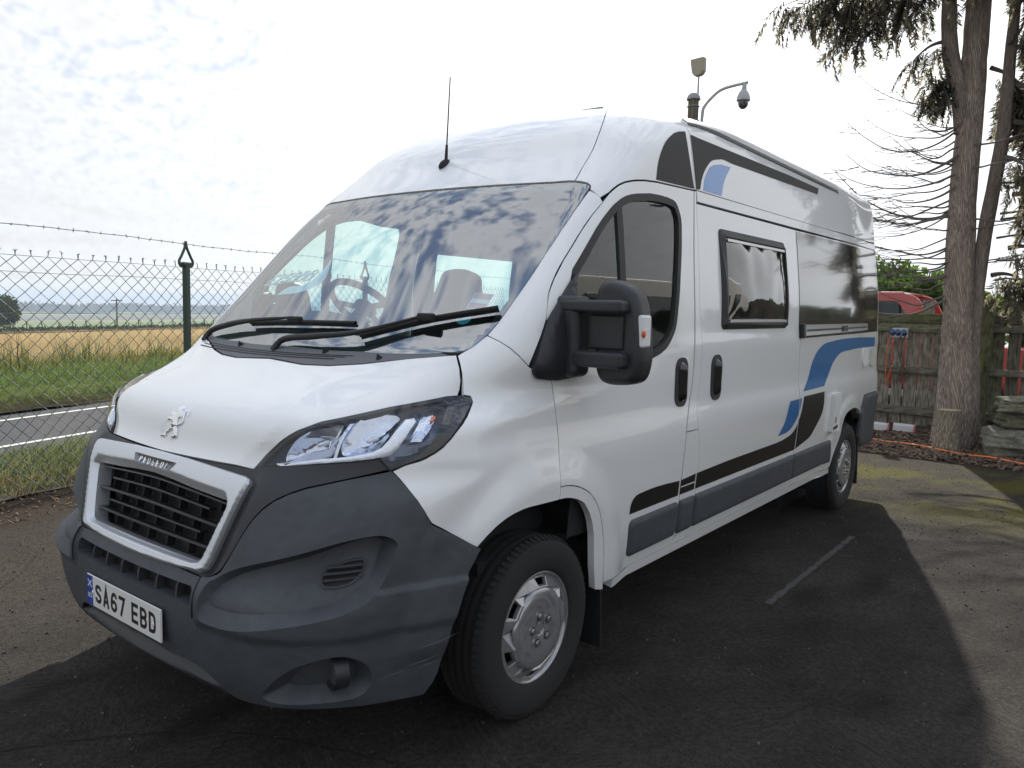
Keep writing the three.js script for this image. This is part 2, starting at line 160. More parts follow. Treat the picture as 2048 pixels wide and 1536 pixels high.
// ---------- naming and building helpers ----------
const taken = {};
function numbered(name) { const n = taken[name] = (taken[name] ?? -1) + 1; return n ? name + '_' + String(n).padStart(3, '0') : name; }
function thing(name, label, category, at = [0, 0, 0], group) {
  const o = new THREE.Group(); o.name = numbered(name); o.position.set(...at); o.userData = { label, category };
  if (group) o.userData.group = group;
  scene.add(o); return o;
}
function part(name, geometry, material, parent, label) {
  const m = new THREE.Mesh(geometry, material); m.name = name; m.castShadow = m.receiveShadow = true;
  if (label) m.userData.label = label;
  parent.add(m); return m;
}
function single(name, geometry, material, label, category, group) {
  const m = part(name, geometry, material, scene); m.name = numbered(name); m.userData = { label, category };
  if (group) m.userData.group = group;
  return m;
}
function structure(name, geometry, material) { const m = part(name, geometry, material, scene); m.name = numbered(name); m.userData = { kind: 'structure' }; return m; }
function stuff(o, label, category, parent = scene) { if (!o.name) o.name = 'pieces'; o.castShadow = o.receiveShadow = true; o.userData = parent === scene ? { kind: 'stuff', label, category } : { kind: 'stuff', ...(label ? { label } : {}) }; if (o.parent !== parent) parent.add(o); return o; }
const V = (x, y, z) => new THREE.Vector3(x, y, z);
const lin = (r, g, b) => new THREE.Color().setRGB(r, g, b);
const std = (o) => new THREE.MeshStandardMaterial(o), phys = (o) => new THREE.MeshPhysicalMaterial(o);
function box(w, h, d, x, y, z, r = 0.004, seg = 2) { const g = r ? new RoundedBoxGeometry(w, h, d, seg, Math.min(r, w / 2.01, h / 2.01, d / 2.01)) : new THREE.BoxGeometry(w, h, d); g.translate(x, y, z); return g; }
const clean = (g) => { g = g.index ? g.toNonIndexed() : g; for (const k of Object.keys(g.attributes)) if (!['position', 'normal', 'uv'].includes(k)) g.deleteAttribute(k); if (!g.attributes.uv) g.setAttribute('uv', new THREE.BufferAttribute(new Float32Array(g.attributes.position.count * 2), 2)); return g; };
const merge = (list) => mergeGeometries(list.map(clean));
function tube(points, radius, seg = 24, radial = 8, closed = false) { const curve = new THREE.CatmullRomCurve3(points, closed, 'centripetal'); return new THREE.TubeGeometry(curve, seg, radius, radial, closed); }
function rod(a, b, r0, r1 = r0, n = 8) { const d = b.clone().sub(a), g = new THREE.CylinderGeometry(r1, r0, d.length(), n); g.applyQuaternion(new THREE.Quaternion().setFromUnitVectors(V(0, 1, 0), d.clone().normalize())); g.translate((a.x + b.x) / 2, (a.y + b.y) / 2, (a.z + b.z) / 2); return g; }
function limb(points, radii, radial = 8, bark = 0) {           // a tapering tube through points
  const curve = new THREE.CatmullRomCurve3(points, false, 'centripetal'), n = Math.max(6, points.length * 6), fr = curve.computeFrenetFrames(n), pos = [], idx = [], uv = [];
  let len = 0, last = null;
  for (let i = 0; i <= n; i++) {
    const t = i / n, p = curve.getPointAt(t), f = t * (radii.length - 1), k = Math.min(radii.length - 2, Math.floor(f)), r = radii[k] + (radii[k + 1] - radii[k]) * (f - k);
    if (last) len += p.distanceTo(last); last = p;
    for (let j = 0; j <= radial; j++) {
      const a = (j / radial) * 2 * Math.PI, rr = r * (1 + bark * noise3(Math.cos(a) * 2.4 + p.x, Math.sin(a) * 2.4 + p.z, p.y * 1.3) + bark * 0.6 * noise3(Math.cos(a) * 6, Math.sin(a) * 6, p.y * 2.2));
      const q = p.clone().addScaledVector(fr.normals[i], Math.cos(a) * rr).addScaledVector(fr.binormals[i], Math.sin(a) * rr);
      pos.push(q.x, q.y, q.z); uv.push((j / radial) * Math.PI * 2 * 0.18, len);
    }
  }
  for (let i = 0; i < n; i++) for (let j = 0; j < radial; j++) { const a = i * (radial + 1) + j, b = a + radial + 1; idx.push(a, a + 1, b, b, a + 1, b + 1); }
  const g = new THREE.BufferGeometry(); g.setIndex(idx); g.setAttribute('position', new THREE.Float32BufferAttribute(pos, 3)); g.setAttribute('uv', new THREE.Float32BufferAttribute(uv, 2)); g.computeVertexNormals();
  return g;
}
// textures: a repeating field of noise written by a function of (u, v) in 0..1
function fieldTexture(n, fn, srgb) {
  const data = new Uint8Array(n * n * 4);
  for (let y = 0; y < n; y++) for (let x = 0; x < n; x++) { const c = fn(x / n, y / n), o = (y * n + x) * 4; for (let k = 0; k < 3; k++) data[o + k] = Math.max(0, Math.min(255, (c.length ? c[k] : c) * 255)); data[o + 3] = 255; }
  const t = new THREE.DataTexture(data, n, n); t.wrapS = t.wrapT = THREE.RepeatWrapping; t.magFilter = THREE.LinearFilter; t.minFilter = THREE.LinearMipmapLinearFilter; t.generateMipmaps = true; if (srgb) t.colorSpace = THREE.SRGBColorSpace; t.needsUpdate = true; return t;
}
const toS = (v) => (v <= 0.0031308 ? v * 12.92 : 1.055 * Math.pow(v, 1 / 2.4) - 0.055);
const ring3 = (u, v, f, g) => noise3(Math.cos(u * 6.2832) * f + g, Math.sin(u * 6.2832) * f, 0) * 0.5 + noise3(Math.cos(v * 6.2832) * f, Math.sin(v * 6.2832) * f + g, Math.cos(u * 6.2832) * f) * 0.5;
const tileNoise = (u, v, f, seed = 0) => { const a = u * 2 * Math.PI, b = v * 2 * Math.PI; const R = f / 6.2832; return noise3(Math.cos(a) * R + seed, Math.sin(a) * R + Math.cos(b) * R * 1.01 + seed * 2, Math.sin(b) * R - seed); };
const again = (t, x, y) => { const c = t.clone(); c.repeat.set(x, y); c.needsUpdate = true; return c; };

// ---------- panels cut out of the hull ----------
const CENTRE_X = 2.4, CHART_A = 1.9, CHART_S = 1.1;
const solve = (o, d, t) => {       // walk along a ray to the surface from far outside
  for (let i = 0; i < 90; i++) { const f = hull(o[0] + d[0] * t, o[1] + d[1] * t, o[2] + d[2] * t); if (Math.abs(f) < 3e-6) break; t -= f * 0.85; }
  return V(o[0] + d[0] * t, o[1] + d[1] * t, o[2] + d[2] * t);
};
const CHARTS = {
  N: (a, b) => { const th = a / CHART_A; return solve([CENTRE_X, b, 0], [-Math.cos(th), 0, Math.sin(th)], 3.0); },        // nose: angle round x = 2.4, height
  L: (a, b) => solve([a, b, 0], [0, 0, 1], 1.6),                                                                           // side: length, height
  S: (a, b) => { const ph = b / CHART_S; return solve([a, 1.2, 0], [0, Math.cos(ph), Math.sin(ph)], 2.2); },               // roof: length, angle from upright
};
const FRAMES = new Map();
function at(chart, a, b, off = 0) { const p = CHARTS[chart](a, b), n = hullNormal(p.x, p.y, p.z); return { p: p.addScaledVector(n, off), n }; }
const area2 = (p) => p.reduce((s, q, i) => { const r = p[(i + 1) % p.length]; return s + q[0] * r[1] - r[0] * q[1]; }, 0);
function inset(poly, d) {            // move every edge inwards by d
  const s = area2(poly) > 0 ? 1 : -1, n = poly.length;
  return poly.map((q, i) => {
    const p = poly[(i + n - 1) % n], r = poly[(i + 1) % n];
    let ax = q[0] - p[0], ay = q[1] - p[1], bx = r[0] - q[0], by = r[1] - q[1]; const la = Math.hypot(ax, ay) || 1e-9, lb = Math.hypot(bx, by) || 1e-9;
    ax /= la; ay /= la; bx /= lb; by /= lb;
    let nx = -(ay + by) * s, ny = (ax + bx) * s; const l = Math.hypot(nx, ny) || 1e-9; nx /= l; ny /= l;
    const c = Math.max(0.5, -nx * ay * s + ny * ax * s);
    return [q[0] + (nx * d) / c, q[1] + (ny * d) / c];
  });
}
const mirrored = (half) => { const q = half.map((p) => [...p]); const back = half.filter((p) => p[0] > 1e-6).map(([a, b]) => [-a, b]).reverse(); return [...q, ...back]; };  // a half outline that starts and ends at a = 0
const flip = (poly) => poly.map(([a, b]) => [-a, b]).reverse();
function sdPoly(poly, x, y) {        // signed distance, negative inside
  let d = 1e9, inside = false;
  for (let i = 0, j = poly.length - 1; i < poly.length; j = i++) {
    const [x1, y1] = poly[j], [x2, y2] = poly[i], dx = x2 - x1, dy = y2 - y1, t = Math.max(0, Math.min(1, ((x - x1) * dx + (y - y1) * dy) / (dx * dx + dy * dy || 1e-12)));
    d = Math.min(d, Math.hypot(x1 + t * dx - x, y1 + t * dy - y));
    if ((y1 > y) !== (y2 > y) && x < x1 + ((y - y1) / dy) * dx) inside = !inside;
  }
  return inside ? -d : d;
}
function clipBand(poly, axis, lo, hi) {
  for (const [v, s] of [[lo, 1], [hi, -1]]) {
    const out = [];
    for (let i = 0; i < poly.length; i++) {
      const p = poly[i], q = poly[(i + 1) % poly.length], dp = (p[axis] - v) * s, dq = (q[axis] - v) * s;
      if (dp >= 0) out.push(p);
      if ((dp > 0 && dq < 0) || (dp < 0 && dq > 0)) { const t = dp / (dp - dq); out.push([p[0] + (q[0] - p[0]) * t, p[1] + (q[1] - p[1]) * t]); }
    }
    poly = out; if (poly.length < 3) return [];
  }
  return poly;
}
// cut a panel: outline and holes in chart coordinates, cell = grid size, off = height over the hull, disp(a, b) = extra height, lip = depth of its turned-in edge, gap = pulled in by
function panel(chart, outline, { holes = [], cell = [0.04, 0.03], off = 0, disp, lip = 0.014, gap = 0.002, round = 0, map } = {}) {
  let contour = gap ? inset(outline, gap) : outline.map((p) => [...p]);
  if (area2(contour) < 0) contour = contour.slice().reverse();
  const hs = holes.map((h) => { let q = gap ? inset(h, -gap) : h; if (area2(q) > 0) q = q.slice().reverse(); return q; });
  const all = [...contour, ...hs.flat()], tris = THREE.ShapeUtils.triangulateShape(contour.map((p) => new THREE.Vector2(...p)), hs.map((h) => h.map((p) => new THREE.Vector2(...p))));
  const pos = [], nor = [], uv = [], idx = [], seen = new Map(), loops = [contour, ...hs];
  const point = (a, b) => {
    const f = map ? map(a, b) : at(chart, a, b);
    let h = off + (disp ? disp(a, b) : 0);
    return { p: f.p.clone().addScaledVector(f.n, h), n: f.n };
  };
  const vert = (a, b) => {
    const key = Math.round(a * 20000) + ',' + Math.round(b * 20000); let i = seen.get(key);
    if (i === undefined) { const { p, n } = point(a, b); i = pos.length / 3; pos.push(p.x, p.y, p.z); nor.push(n.x, n.y, n.z); uv.push(a, b); seen.set(key, i); }
    return i;
  };
  const [ca, cb] = cell;
  for (const t of tris) {
    const tri = t.map((i) => all[i]); if (area2(tri) < 0) tri.reverse();
    const a0 = Math.floor(Math.min(...tri.map((p) => p[0])) / ca), a1 = Math.ceil(Math.max(...tri.map((p) => p[0])) / ca);
    for (let i = a0; i < a1; i++) {
      const col = clipBand(tri, 0, i * ca, (i + 1) * ca); if (col.length < 3) continue;
      const b0 = Math.floor(Math.min(...col.map((p) => p[1])) / cb), b1 = Math.ceil(Math.max(...col.map((p) => p[1])) / cb);
      for (let j = b0; j < b1; j++) {
        const q = clipBand(col, 1, j * cb, (j + 1) * cb); if (q.length < 3 || Math.abs(area2(q)) < 1e-9) continue;
        const ids = q.map((p) => vert(...p));
        for (let k = 1; k < ids.length - 1; k++) if (ids[0] !== ids[k] && ids[k] !== ids[k + 1] && ids[0] !== ids[k + 1]) idx.push(ids[0], ids[k], ids[k + 1]);
      }
    }
  }
  // which way round do the triangles face?
  let facing = 0;
  for (let k = 0; k < idx.length; k += 3) {
    const A = V(...pos.slice(idx[k] * 3, idx[k] * 3 + 3)), B = V(...pos.slice(idx[k + 1] * 3, idx[k + 1] * 3 + 3)), C = V(...pos.slice(idx[k + 2] * 3, idx[k + 2] * 3 + 3));
    facing += B.sub(A).cross(C.sub(A)).dot(V(...nor.slice(idx[k] * 3, idx[k] * 3 + 3)));
  }
  if (facing < 0) for (let k = 0; k < idx.length; k += 3) [idx[k + 1], idx[k + 2]] = [idx[k + 2], idx[k + 1]];
  const g = new THREE.BufferGeometry();
  if (disp) {                       // shade by the displaced shape
    g.setIndex(idx); g.setAttribute('position', new THREE.Float32BufferAttribute(pos, 3)); g.computeVertexNormals();
    const n = g.attributes.normal.array; for (let i = 0; i < n.length; i++) nor[i] = n[i];
  }
  if (lip) for (const loop of loops) {
    const pts = [];
    for (let i = 0; i < loop.length; i++) { const p = loop[i], q = loop[(i + 1) % loop.length], m = Math.max(1, Math.ceil(Math.max(Math.abs(q[0] - p[0]) / ca, Math.abs(q[1] - p[1]) / cb))); for (let k = 0; k < m; k++) pts.push([p[0] + ((q[0] - p[0]) * k) / m, p[1] + ((q[1] - p[1]) * k) / m]); }
    const P = pts.map((p) => point(...p)), m = P.length;
    for (let i = 0; i < m; i++) {
      const A = P[i], B = P[(i + 1) % m]; if (A.p.distanceTo(B.p) < 1e-6) continue;
      const e = B.p.clone().sub(A.p), sgn = facing < 0 ? -1 : 1, s = e.clone().cross(A.n).normalize().multiplyScalar(sgn), o = pos.length / 3;
      for (const [q, dp] of [[A, 0], [B, 0], [B, lip], [A, lip]]) { const r = q.p.clone().addScaledVector(q.n, -dp); pos.push(r.x, r.y, r.z); nor.push(s.x, s.y, s.z); uv.push(0, 0); }
      idx.push(...(sgn > 0 ? [o, o + 3, o + 2, o, o + 2, o + 1] : [o, o + 2, o + 3, o, o + 1, o + 2]));
    }
  }
  g.setIndex(idx); g.setAttribute('position', new THREE.Float32BufferAttribute(pos, 3)); g.setAttribute('normal', new THREE.Float32BufferAttribute(nor, 3)); g.setAttribute('uv', new THREE.Float32BufferAttribute(uv, 2));
  return g;
}
function otherSide(g) {             // the same panel on the driver's side
  const c = g.clone(), p = c.attributes.position, n = c.attributes.normal;
  for (let i = 0; i < p.count; i++) { p.setZ(i, -p.getZ(i)); n.setZ(i, -n.getZ(i)); }
  swapWinding(c);
  return c;
}
function swapWinding(g) { if (g.index) { const a = g.index.array; for (let k = 0; k < a.length; k += 3) { const t = a[k + 1]; a[k + 1] = a[k + 2]; a[k + 2] = t; } } else for (const q of Object.values(g.attributes)) { const s = q.itemSize; for (let i = 0; i < q.count; i += 3) for (let k = 0; k < s; k++) { const t = q.array[(i + 1) * s + k]; q.array[(i + 1) * s + k] = q.array[(i + 2) * s + k]; q.array[(i + 2) * s + k] = t; } } return g; }
function alongX(g) { g.applyMatrix4(new THREE.Matrix4().makeBasis(V(0, 0, 1), V(0, 1, 0), V(1, 0, 0))); return swapWinding(g); }   // a shape drawn in (z, y), pulled out along x
function smoothPath(pts, n = 6, closed = true) {       // a curve through points
  const c = new THREE.CatmullRomCurve3(pts.map(([x, y]) => V(x, y, 0)), closed, 'centripetal');
  return c.getPoints(pts.length * n).slice(0, closed ? -1 : undefined).map((p) => [p.x, p.y]);
}
function roundedRect(x0, y0, x1, y1, r, n = 5) {
  const out = []; for (const [cx, cy, s] of [[x1 - r, y1 - r, 0], [x0 + r, y1 - r, 1], [x0 + r, y0 + r, 2], [x1 - r, y0 + r, 3]]) for (let i = 0; i <= n; i++) { const a = (s + i / n) * Math.PI / 2; out.push([cx + Math.cos(a) * r, cy + Math.sin(a) * r]); } return out;
}
function roundCorners(poly, r, n = 4) {
  const out = [], m = poly.length;
  poly.forEach((q, i) => { const p = poly[(i + m - 1) % m], s = poly[(i + 1) % m], lp = Math.hypot(p[0] - q[0], p[1] - q[1]), ls = Math.hypot(s[0] - q[0], s[1] - q[1]), d = Math.min(r, lp * 0.45, ls * 0.45); const A = [q[0] + ((p[0] - q[0]) * d) / lp, q[1] + ((p[1] - q[1]) * d) / lp], B = [q[0] + ((s[0] - q[0]) * d) / ls, q[1] + ((s[1] - q[1]) * d) / ls]; for (let k = 0; k <= n; k++) { const t = k / n; out.push([0, 1].map((c) => (1 - t) ** 2 * A[c] + 2 * t * (1 - t) * q[c] + t * t * B[c])); } });
  return out;
}
const font = await new FontLoader().loadAsync('fonts/droid/droid_sans_bold.typeface.json');
const fontThin = await new FontLoader().loadAsync('fonts/droid/droid_sans_regular.typeface.json');
function letterShapes(text, f = font) { return f.generateShapes(text, 1); }
// ---------- materials of the van ----------
const grain = fieldTexture(256, () => 0.5 + (rnd() - 0.5) * 0.9);
const dirtField = fieldTexture(512, (u, v) => { const n = 0.5 + 0.5 * (tileNoise(u, v, 5, 1) * 0.5 + tileNoise(u, v, 13, 5) * 0.3 + tileNoise(u, v, 37, 9) * 0.2); return 0.2 + n * 0.35; });
const M = {
  paint: phys({ color: lin(0.84, 0.845, 0.84), roughness: 0.34, clearcoat: 1, clearcoatRoughness: 0.04 }),
  plastic: std({ color: lin(0.040, 0.043, 0.050), roughness: 0.6, bumpMap: again(grain, 9, 9), bumpScale: 0.0005 }),
  plasticPale: std({ color: lin(0.066, 0.073, 0.083), roughness: 0.6, bumpMap: again(grain, 4, 4), bumpScale: 0.0009, map: again(fieldTexture(512, (u, v) => { const n = 0.9 + 0.10 * tileNoise(u, v, 4, 3) + 0.10 * tileNoise(u, v, 17, 6) + 0.05 * (rnd() - 0.5), k = Math.max(0, tileNoise(u * 1.0, v, 120, 2) - 0.75) * 0.5; return toS(Math.min(1, n + k)); }, true), 1.6, 1.6) }),
  plasticSmooth: std({ color: lin(0.022, 0.024, 0.028), roughness: 0.42, bumpMap: again(grain, 9, 9), bumpScale: 0.0002 }),
  cowl: std({ color: lin(0.13, 0.135, 0.145), roughness: 0.65, bumpMap: again(grain, 9, 9), bumpScale: 0.0004 }),
  black: std({ color: lin(0.008, 0.008, 0.009), roughness: 0.7 }),
  rubber: std({ color: lin(0.014, 0.014, 0.015), roughness: 0.55 }),
  tyre: std({ color: lin(0.020, 0.019, 0.0185), roughness: 0.82, bumpMap: again(grain, 14, 14), bumpScale: 0.0008 }),
  glossBlack: phys({ color: lin(0.006, 0.006, 0.007), roughness: 0.12, clearcoat: 1, clearcoatRoughness: 0.02 }),
  acrylic: phys({ color: lin(0.012, 0.011, 0.010), roughness: 0.06, clearcoat: 1, clearcoatRoughness: 0.01, ior: 1.6 }),
  rearGlass: phys({ color: lin(0.012, 0.011, 0.010), roughness: 0.10, clearcoat: 1, clearcoatRoughness: 0.05, ior: 2.2 }),
  satin: std({ color: lin(0.66, 0.68, 0.71), metalness: 0.75, roughness: 0.40 }),
  grille: std({ color: lin(0.014, 0.014, 0.015), roughness: 0.35 }),
  chrome: std({ color: lin(0.82, 0.83, 0.85), metalness: 1, roughness: 0.06 }),
  lampChrome: std({ color: lin(0.62, 0.66, 0.74), metalness: 1, roughness: 0.1 }),
  drl: phys({ color: lin(0.88, 0.91, 0.95), roughness: 0.25, clearcoat: 1, metalness: 0.2 }),
  capSilver: std({ color: lin(0.42, 0.42, 0.425), metalness: 0.55, roughness: 0.36, roughnessMap: dirtField, map: fieldTexture(256, (u, v) => { const n = Math.max(0, tileNoise(u, v, 9, 4)) * 0.5 + Math.max(0, tileNoise(u, v, 30, 2)) * 0.3; return toS(0.95 - 0.5 * n); }, true) }),
  aluminium: std({ color: lin(0.55, 0.55, 0.55), metalness: 0.9, roughness: 0.28 }),
  blue: phys({ color: lin(0.010, 0.155, 0.42), roughness: 0.35, clearcoat: 0.8, clearcoatRoughness: 0.1 }),
  skyBlue: phys({ color: lin(0.020, 0.21, 0.58), roughness: 0.3, clearcoat: 0.8, clearcoatRoughness: 0.1 }),
  stripe: phys({ color: lin(0.010, 0.0075, 0.007), roughness: 0.5, specularIntensity: 0.7 }),
  windscreen: phys({ color: lin(0.74, 0.90, 0.86), roughness: 0, transmission: 1, ior: 3.6 }),
  sideGlass: phys({ color: lin(0.74, 0.92, 0.86), roughness: 0, transmission: 1, ior: 1.7 }),
  lens: phys({ color: lin(0.97, 0.98, 1), roughness: 0, transmission: 1, ior: 1.5 }),
  ceramic: std({ color: lin(0.010, 0.010, 0.012), roughness: 0.5 }),
  lining: std({ color: lin(0.012, 0.012, 0.013), roughness: 0.95 }),
  dash: std({ color: lin(0.014, 0.0145, 0.016), roughness: 0.85 }),
  seat: std({ color: lin(0.012, 0.013, 0.016), roughness: 0.95 }),
  amber: phys({ color: lin(0.75, 0.14, 0.01), roughness: 0.2, transmission: 0.2 }),
  white: std({ color: lin(0.72, 0.72, 0.70), roughness: 0.5 }),
  priceInk: std({ color: lin(0.50, 0.78, 0.95), roughness: 0.6 }),
};
const van = thing('camper_van', 'white high roof camper van with grey bumper and blue ribbon graphics', 'camper van');
const both = (name, g, m, parentNear, parentFar = parentNear) => [part(name, g, m, parentNear), part(name, otherSide(g), m, parentFar)];

// ---------- front: bumper, grille, bonnet, wings, lamps ----------
const recess = smoothPath([[0.338, 0.600], [0.36, 0.655], [0.42, 0.700], [0.57, 0.764], [0.70, 0.815], [0.760, 0.820], [0.786, 0.795], [0.781, 0.755], [0.768, 0.700], [0.745, 0.650], [0.708, 0.610], [0.58, 0.572], [0.457, 0.540], [0.40, 0.533], [0.340, 0.540]], 6);
const recessFloor = smoothPath([[0.350, 0.610], [0.368, 0.650], [0.425, 0.692], [0.572, 0.755], [0.698, 0.805], [0.750, 0.809], [0.770, 0.792], [0.765, 0.757], [0.752, 0.714], [0.735, 0.676], [0.706, 0.646], [0.578, 0.610], [0.462, 0.584], [0.41, 0.580], [0.352, 0.585]], 6);
const recessDepth = (a0, b) => { const a = Math.abs(a0); return -(0.026 + 0.046 * sstep(0, 0.13, b - (0.575 + Math.max(0, a - 0.42) * 0.2))) * (1 - 0.6 * sstep(0.64, 0.40, a)); };
const fogHollow = smoothPath([[0.50, 0.325], [0.53, 0.375], [0.585, 0.435], [0.655, 0.467], [0.69, 0.468], [0.722, 0.44], [0.735, 0.40], [0.73, 0.355], [0.705, 0.322], [0.62, 0.312], [0.53, 0.308]], 6);
const fogFloor = smoothPath([[0.555, 0.338], [0.572, 0.370], [0.606, 0.410], [0.655, 0.436], [0.682, 0.437], [0.703, 0.420], [0.711, 0.395], [0.707, 0.362], [0.690, 0.342], [0.62, 0.334], [0.565, 0.330]], 6);
const bumperRelief = (a0, b) => {
  const a = Math.abs(a0);
  let h = 0.004;
  h += 0.012 * sstep(0.312, 0.318, a) * sstep(0.66, 0.645, b) * sstep(0.50, 0.54, b);              // corner pieces stand proud of the middle
  const line = 0.80 + (b - 0.54) * 0.17;                                                            // pressed edge in front of the wheel
  h += 0.014 * sstep(line - 0.012, line + 0.012, a) * sstep(0.86, 0.78, b) * sstep(0.38, 0.46, b);
  return h;
};
const slot = mirrored([[0, 0.565], [0.288, 0.565], [0.297, 0.574], [0.297, 0.612], [0.290, 0.621], [0, 0.621]]);
const bumper = part('front_bumper', panel('N', mirrored(OUT.bumper), { holes: [slot, recess, flip(recess), fogHollow, flip(fogHollow)], cell: [0.010, 0.009], disp: bumperRelief, lip: 0.05, gap: 0 }), M.plasticPale, van);
// a sunk field: its slanting wall as a strip between two outlines, and its floor
function sunk(outer, inner, depth, parent) {
  const pos = [], uv = [], idx = [], n = outer.length;
  for (let i = 0; i <= n; i++) { const o = outer[i % n], q = inner[i % n], mid = [(o[0] + q[0]) / 2, (o[1] + q[1]) / 2], h0 = bumperRelief(...o), h1 = depth(...q); [[o, h0], [[o[0] * 0.97 + q[0] * 0.03, o[1] * 0.97 + q[1] * 0.03], h0 - 0.001], [mid, (h0 + h1) / 2], [q, h1]].forEach(([p, h]) => { const f = at('N', ...p, h).p; pos.push(f.x, f.y, f.z); uv.push(...p); }); }
  for (let i = 0; i < n; i++) for (let k = 0; k < 3; k++) { const a = i * 4 + k, b = a + 4; idx.push(a, b, a + 1, a + 1, b, b + 1); }
  const g = new THREE.BufferGeometry(); g.setIndex(idx); g.setAttribute('position', new THREE.Float32BufferAttribute(pos, 3)); g.setAttribute('uv', new THREE.Float32BufferAttribute(uv, 2)); g.computeVertexNormals();
  const c = at('N', ...inner[0]), d = V(g.attributes.normal.getX(5), g.attributes.normal.getY(5), g.attributes.normal.getZ(5)); if (d.dot(c.n) < 0) { swapWinding(g); g.computeVertexNormals(); }
  both('recess_wall', g, M.plasticPale, parent); both('recess_floor', panel('N', inner, { cell: [0.015, 0.012], disp: depth, lip: 0, gap: 0 }), M.plasticPale, parent);
}
sunk(recess, recessFloor, recessDepth, bumper);
for (const [a0, b0, a1, b1, w] of [[0.822, 0.452, 0.905, 0.470, 0.0016], [0.800, 0.392, 0.880, 0.415, 0.0022], [0.826, 0.380, 0.868, 0.390, 0.0014], [0.745, 0.368, 0.800, 0.380, 0.0012], [0.60, 0.505, 0.64, 0.511, 0.0010]]) part('scuff', panel('N', [[a0, b0 - w * 0.3], [(a0 + a1) / 2, (b0 + b1) / 2 - w], [a1, b1 - w * 0.2], [a1, b1 + w * 0.2], [(a0 + a1) / 2, (b0 + b1) / 2 + w], [a0, b0 + w * 0.3]], { cell: [0.01, 0.008], disp: (a, b) => bumperRelief(a, b) + 0.0006, lip: 0, gap: 0 }), std({ color: lin(0.16, 0.165, 0.17), roughness: 0.8 }), bumper);
sunk(fogHollow, fogFloor, () => -0.050, bumper);
part('lower_lip', panel('N', mirrored([[0, 0.362], [0.17, 0.355], [0.27, 0.350], [0.33, 0.335], [0.40, 0.300], [0.385, 0.285], [0.25, 0.295], [0.17, 0.298], [0, 0.302]]), { cell: [0.02, 0.01], disp: (a, b) => -0.03 + 0.034 * sstep(0.335, 0.305, b), lip: 0.06 }), M.plasticSmooth, bumper);
for (const k of [-1, 1]) part('bumper_seam', panel('N', [[k * 0.3135, 0.535], [k * 0.3135 + 0.0028, 0.535], [k * 0.3175 + 0.0028, 0.652], [k * 0.3175, 0.652]], { cell: [0.01, 0.006], disp: (a, b) => bumperRelief(k * 0.324, b) + 0.001, lip: 0.004, gap: 0 }), M.black, bumper);
part('slot_back', panel('N', mirrored([[0, 0.556], [0.305, 0.556], [0.305, 0.63], [0, 0.63]]), { off: -0.048, lip: 0 }), M.black, bumper);
for (const k of [-2.5, -1.5, -0.5, 0.5, 1.5, 2.5]) part('slot_rib', panel('N', [[k * 0.088 - 0.004, 0.560], [k * 0.088 + 0.004, 0.560], [k * 0.088 + 0.004, 0.626], [k * 0.088 - 0.004, 0.626]], { off: -0.014, lip: 0.03, gap: 0 }), M.plastic, bumper);
for (const s of [0, 1]) {
  const side = (g) => (s ? otherSide(g) : g);
  const vent = smoothPath([[0.628, 0.692], [0.640, 0.722], [0.690, 0.748], [0.732, 0.748], [0.738, 0.732], [0.724, 0.694], [0.700, 0.672], [0.642, 0.668]], 4);
  const ring = part('side_vent', side(panel('N', vent, { holes: [inset(vent, 0.010)], cell: [0.012, 0.012], disp: (a, b) => recessDepth(a, b) + 0.008, lip: 0.02 })), M.plasticSmooth, bumper);
  part('vent_back', side(panel('N', vent, { disp: (a, b) => recessDepth(a, b) + 0.0015, lip: 0 })), M.black, ring);
  for (const k of [0, 1, 2]) part('vent_slat', side(panel('N', [[0.638, 0.686 + k * 0.020], [0.726, 0.690 + k * 0.020], [0.728, 0.698 + k * 0.020], [0.640, 0.694 + k * 0.020]], { off: -0.038, lip: 0.01, gap: 0 })), M.plastic, ring);
  // round fog lamp looking forward out of its hollow
  const c = at('N', 0.668, 0.392, -0.036).p, lamp = new THREE.LatheGeometry([[0.0, 0.0], [0.03, -0.003], [0.038, 0.0], [0.04, 0.012], [0.046, 0.014], [0.047, -0.03]].map(([r, h]) => new THREE.Vector2(r * 1.15, h)), 28);
  lamp.rotateZ(Math.PI / 2); lamp.rotateY(-0.35); lamp.translate(c.x, c.y, c.z);
  part('fog_lamp', side(lamp), M.plasticSmooth, bumper);
  const glass = new THREE.CircleGeometry(0.037, 24); glass.rotateY(-Math.PI / 2 - 0.35); glass.translate(c.x - 0.006, c.y, c.z + 0.002);
  part('fog_lens', side(glass), phys({ color: lin(0.10, 0.10, 0.11), roughness: 0.15, clearcoat: 1 }), bumper);
}
const frameRim = mirrored([[0, 0.980], [0.14, 0.978], [0.26, 0.971], [0.385, 0.962], [0.403, 0.955], [0.407, 0.942], [0.402, 0.922], [0.334, 0.695], [0.324, 0.672], [0.304, 0.658], [0.15, 0.650], [0, 0.648]]);
const frameHole = mirrored([[0, 0.912], [0.1, 0.907], [0.2, 0.896], [0.336, 0.884], [0.345, 0.876], [0.343, 0.858], [0.294, 0.710], [0.285, 0.696], [0.268, 0.690], [0.1, 0.692], [0, 0.692]]);
part('grille_surround', panel('N', mirrored(OUT.moustache), { holes: [inset(frameRim, 0.004)], cell: [0.014, 0.01], disp: (a, b) => 0.004 + 0.008 * Math.exp(-Math.pow(Math.max(0, -sdPoly(mirrored(OUT.moustache), a, b)) / 0.03, 2)) * 0 - 0.010 * sstep(0.03, 0.0, sdPoly(frameRim, a, b)), lip: 0.04 }), M.plasticSmooth, van);
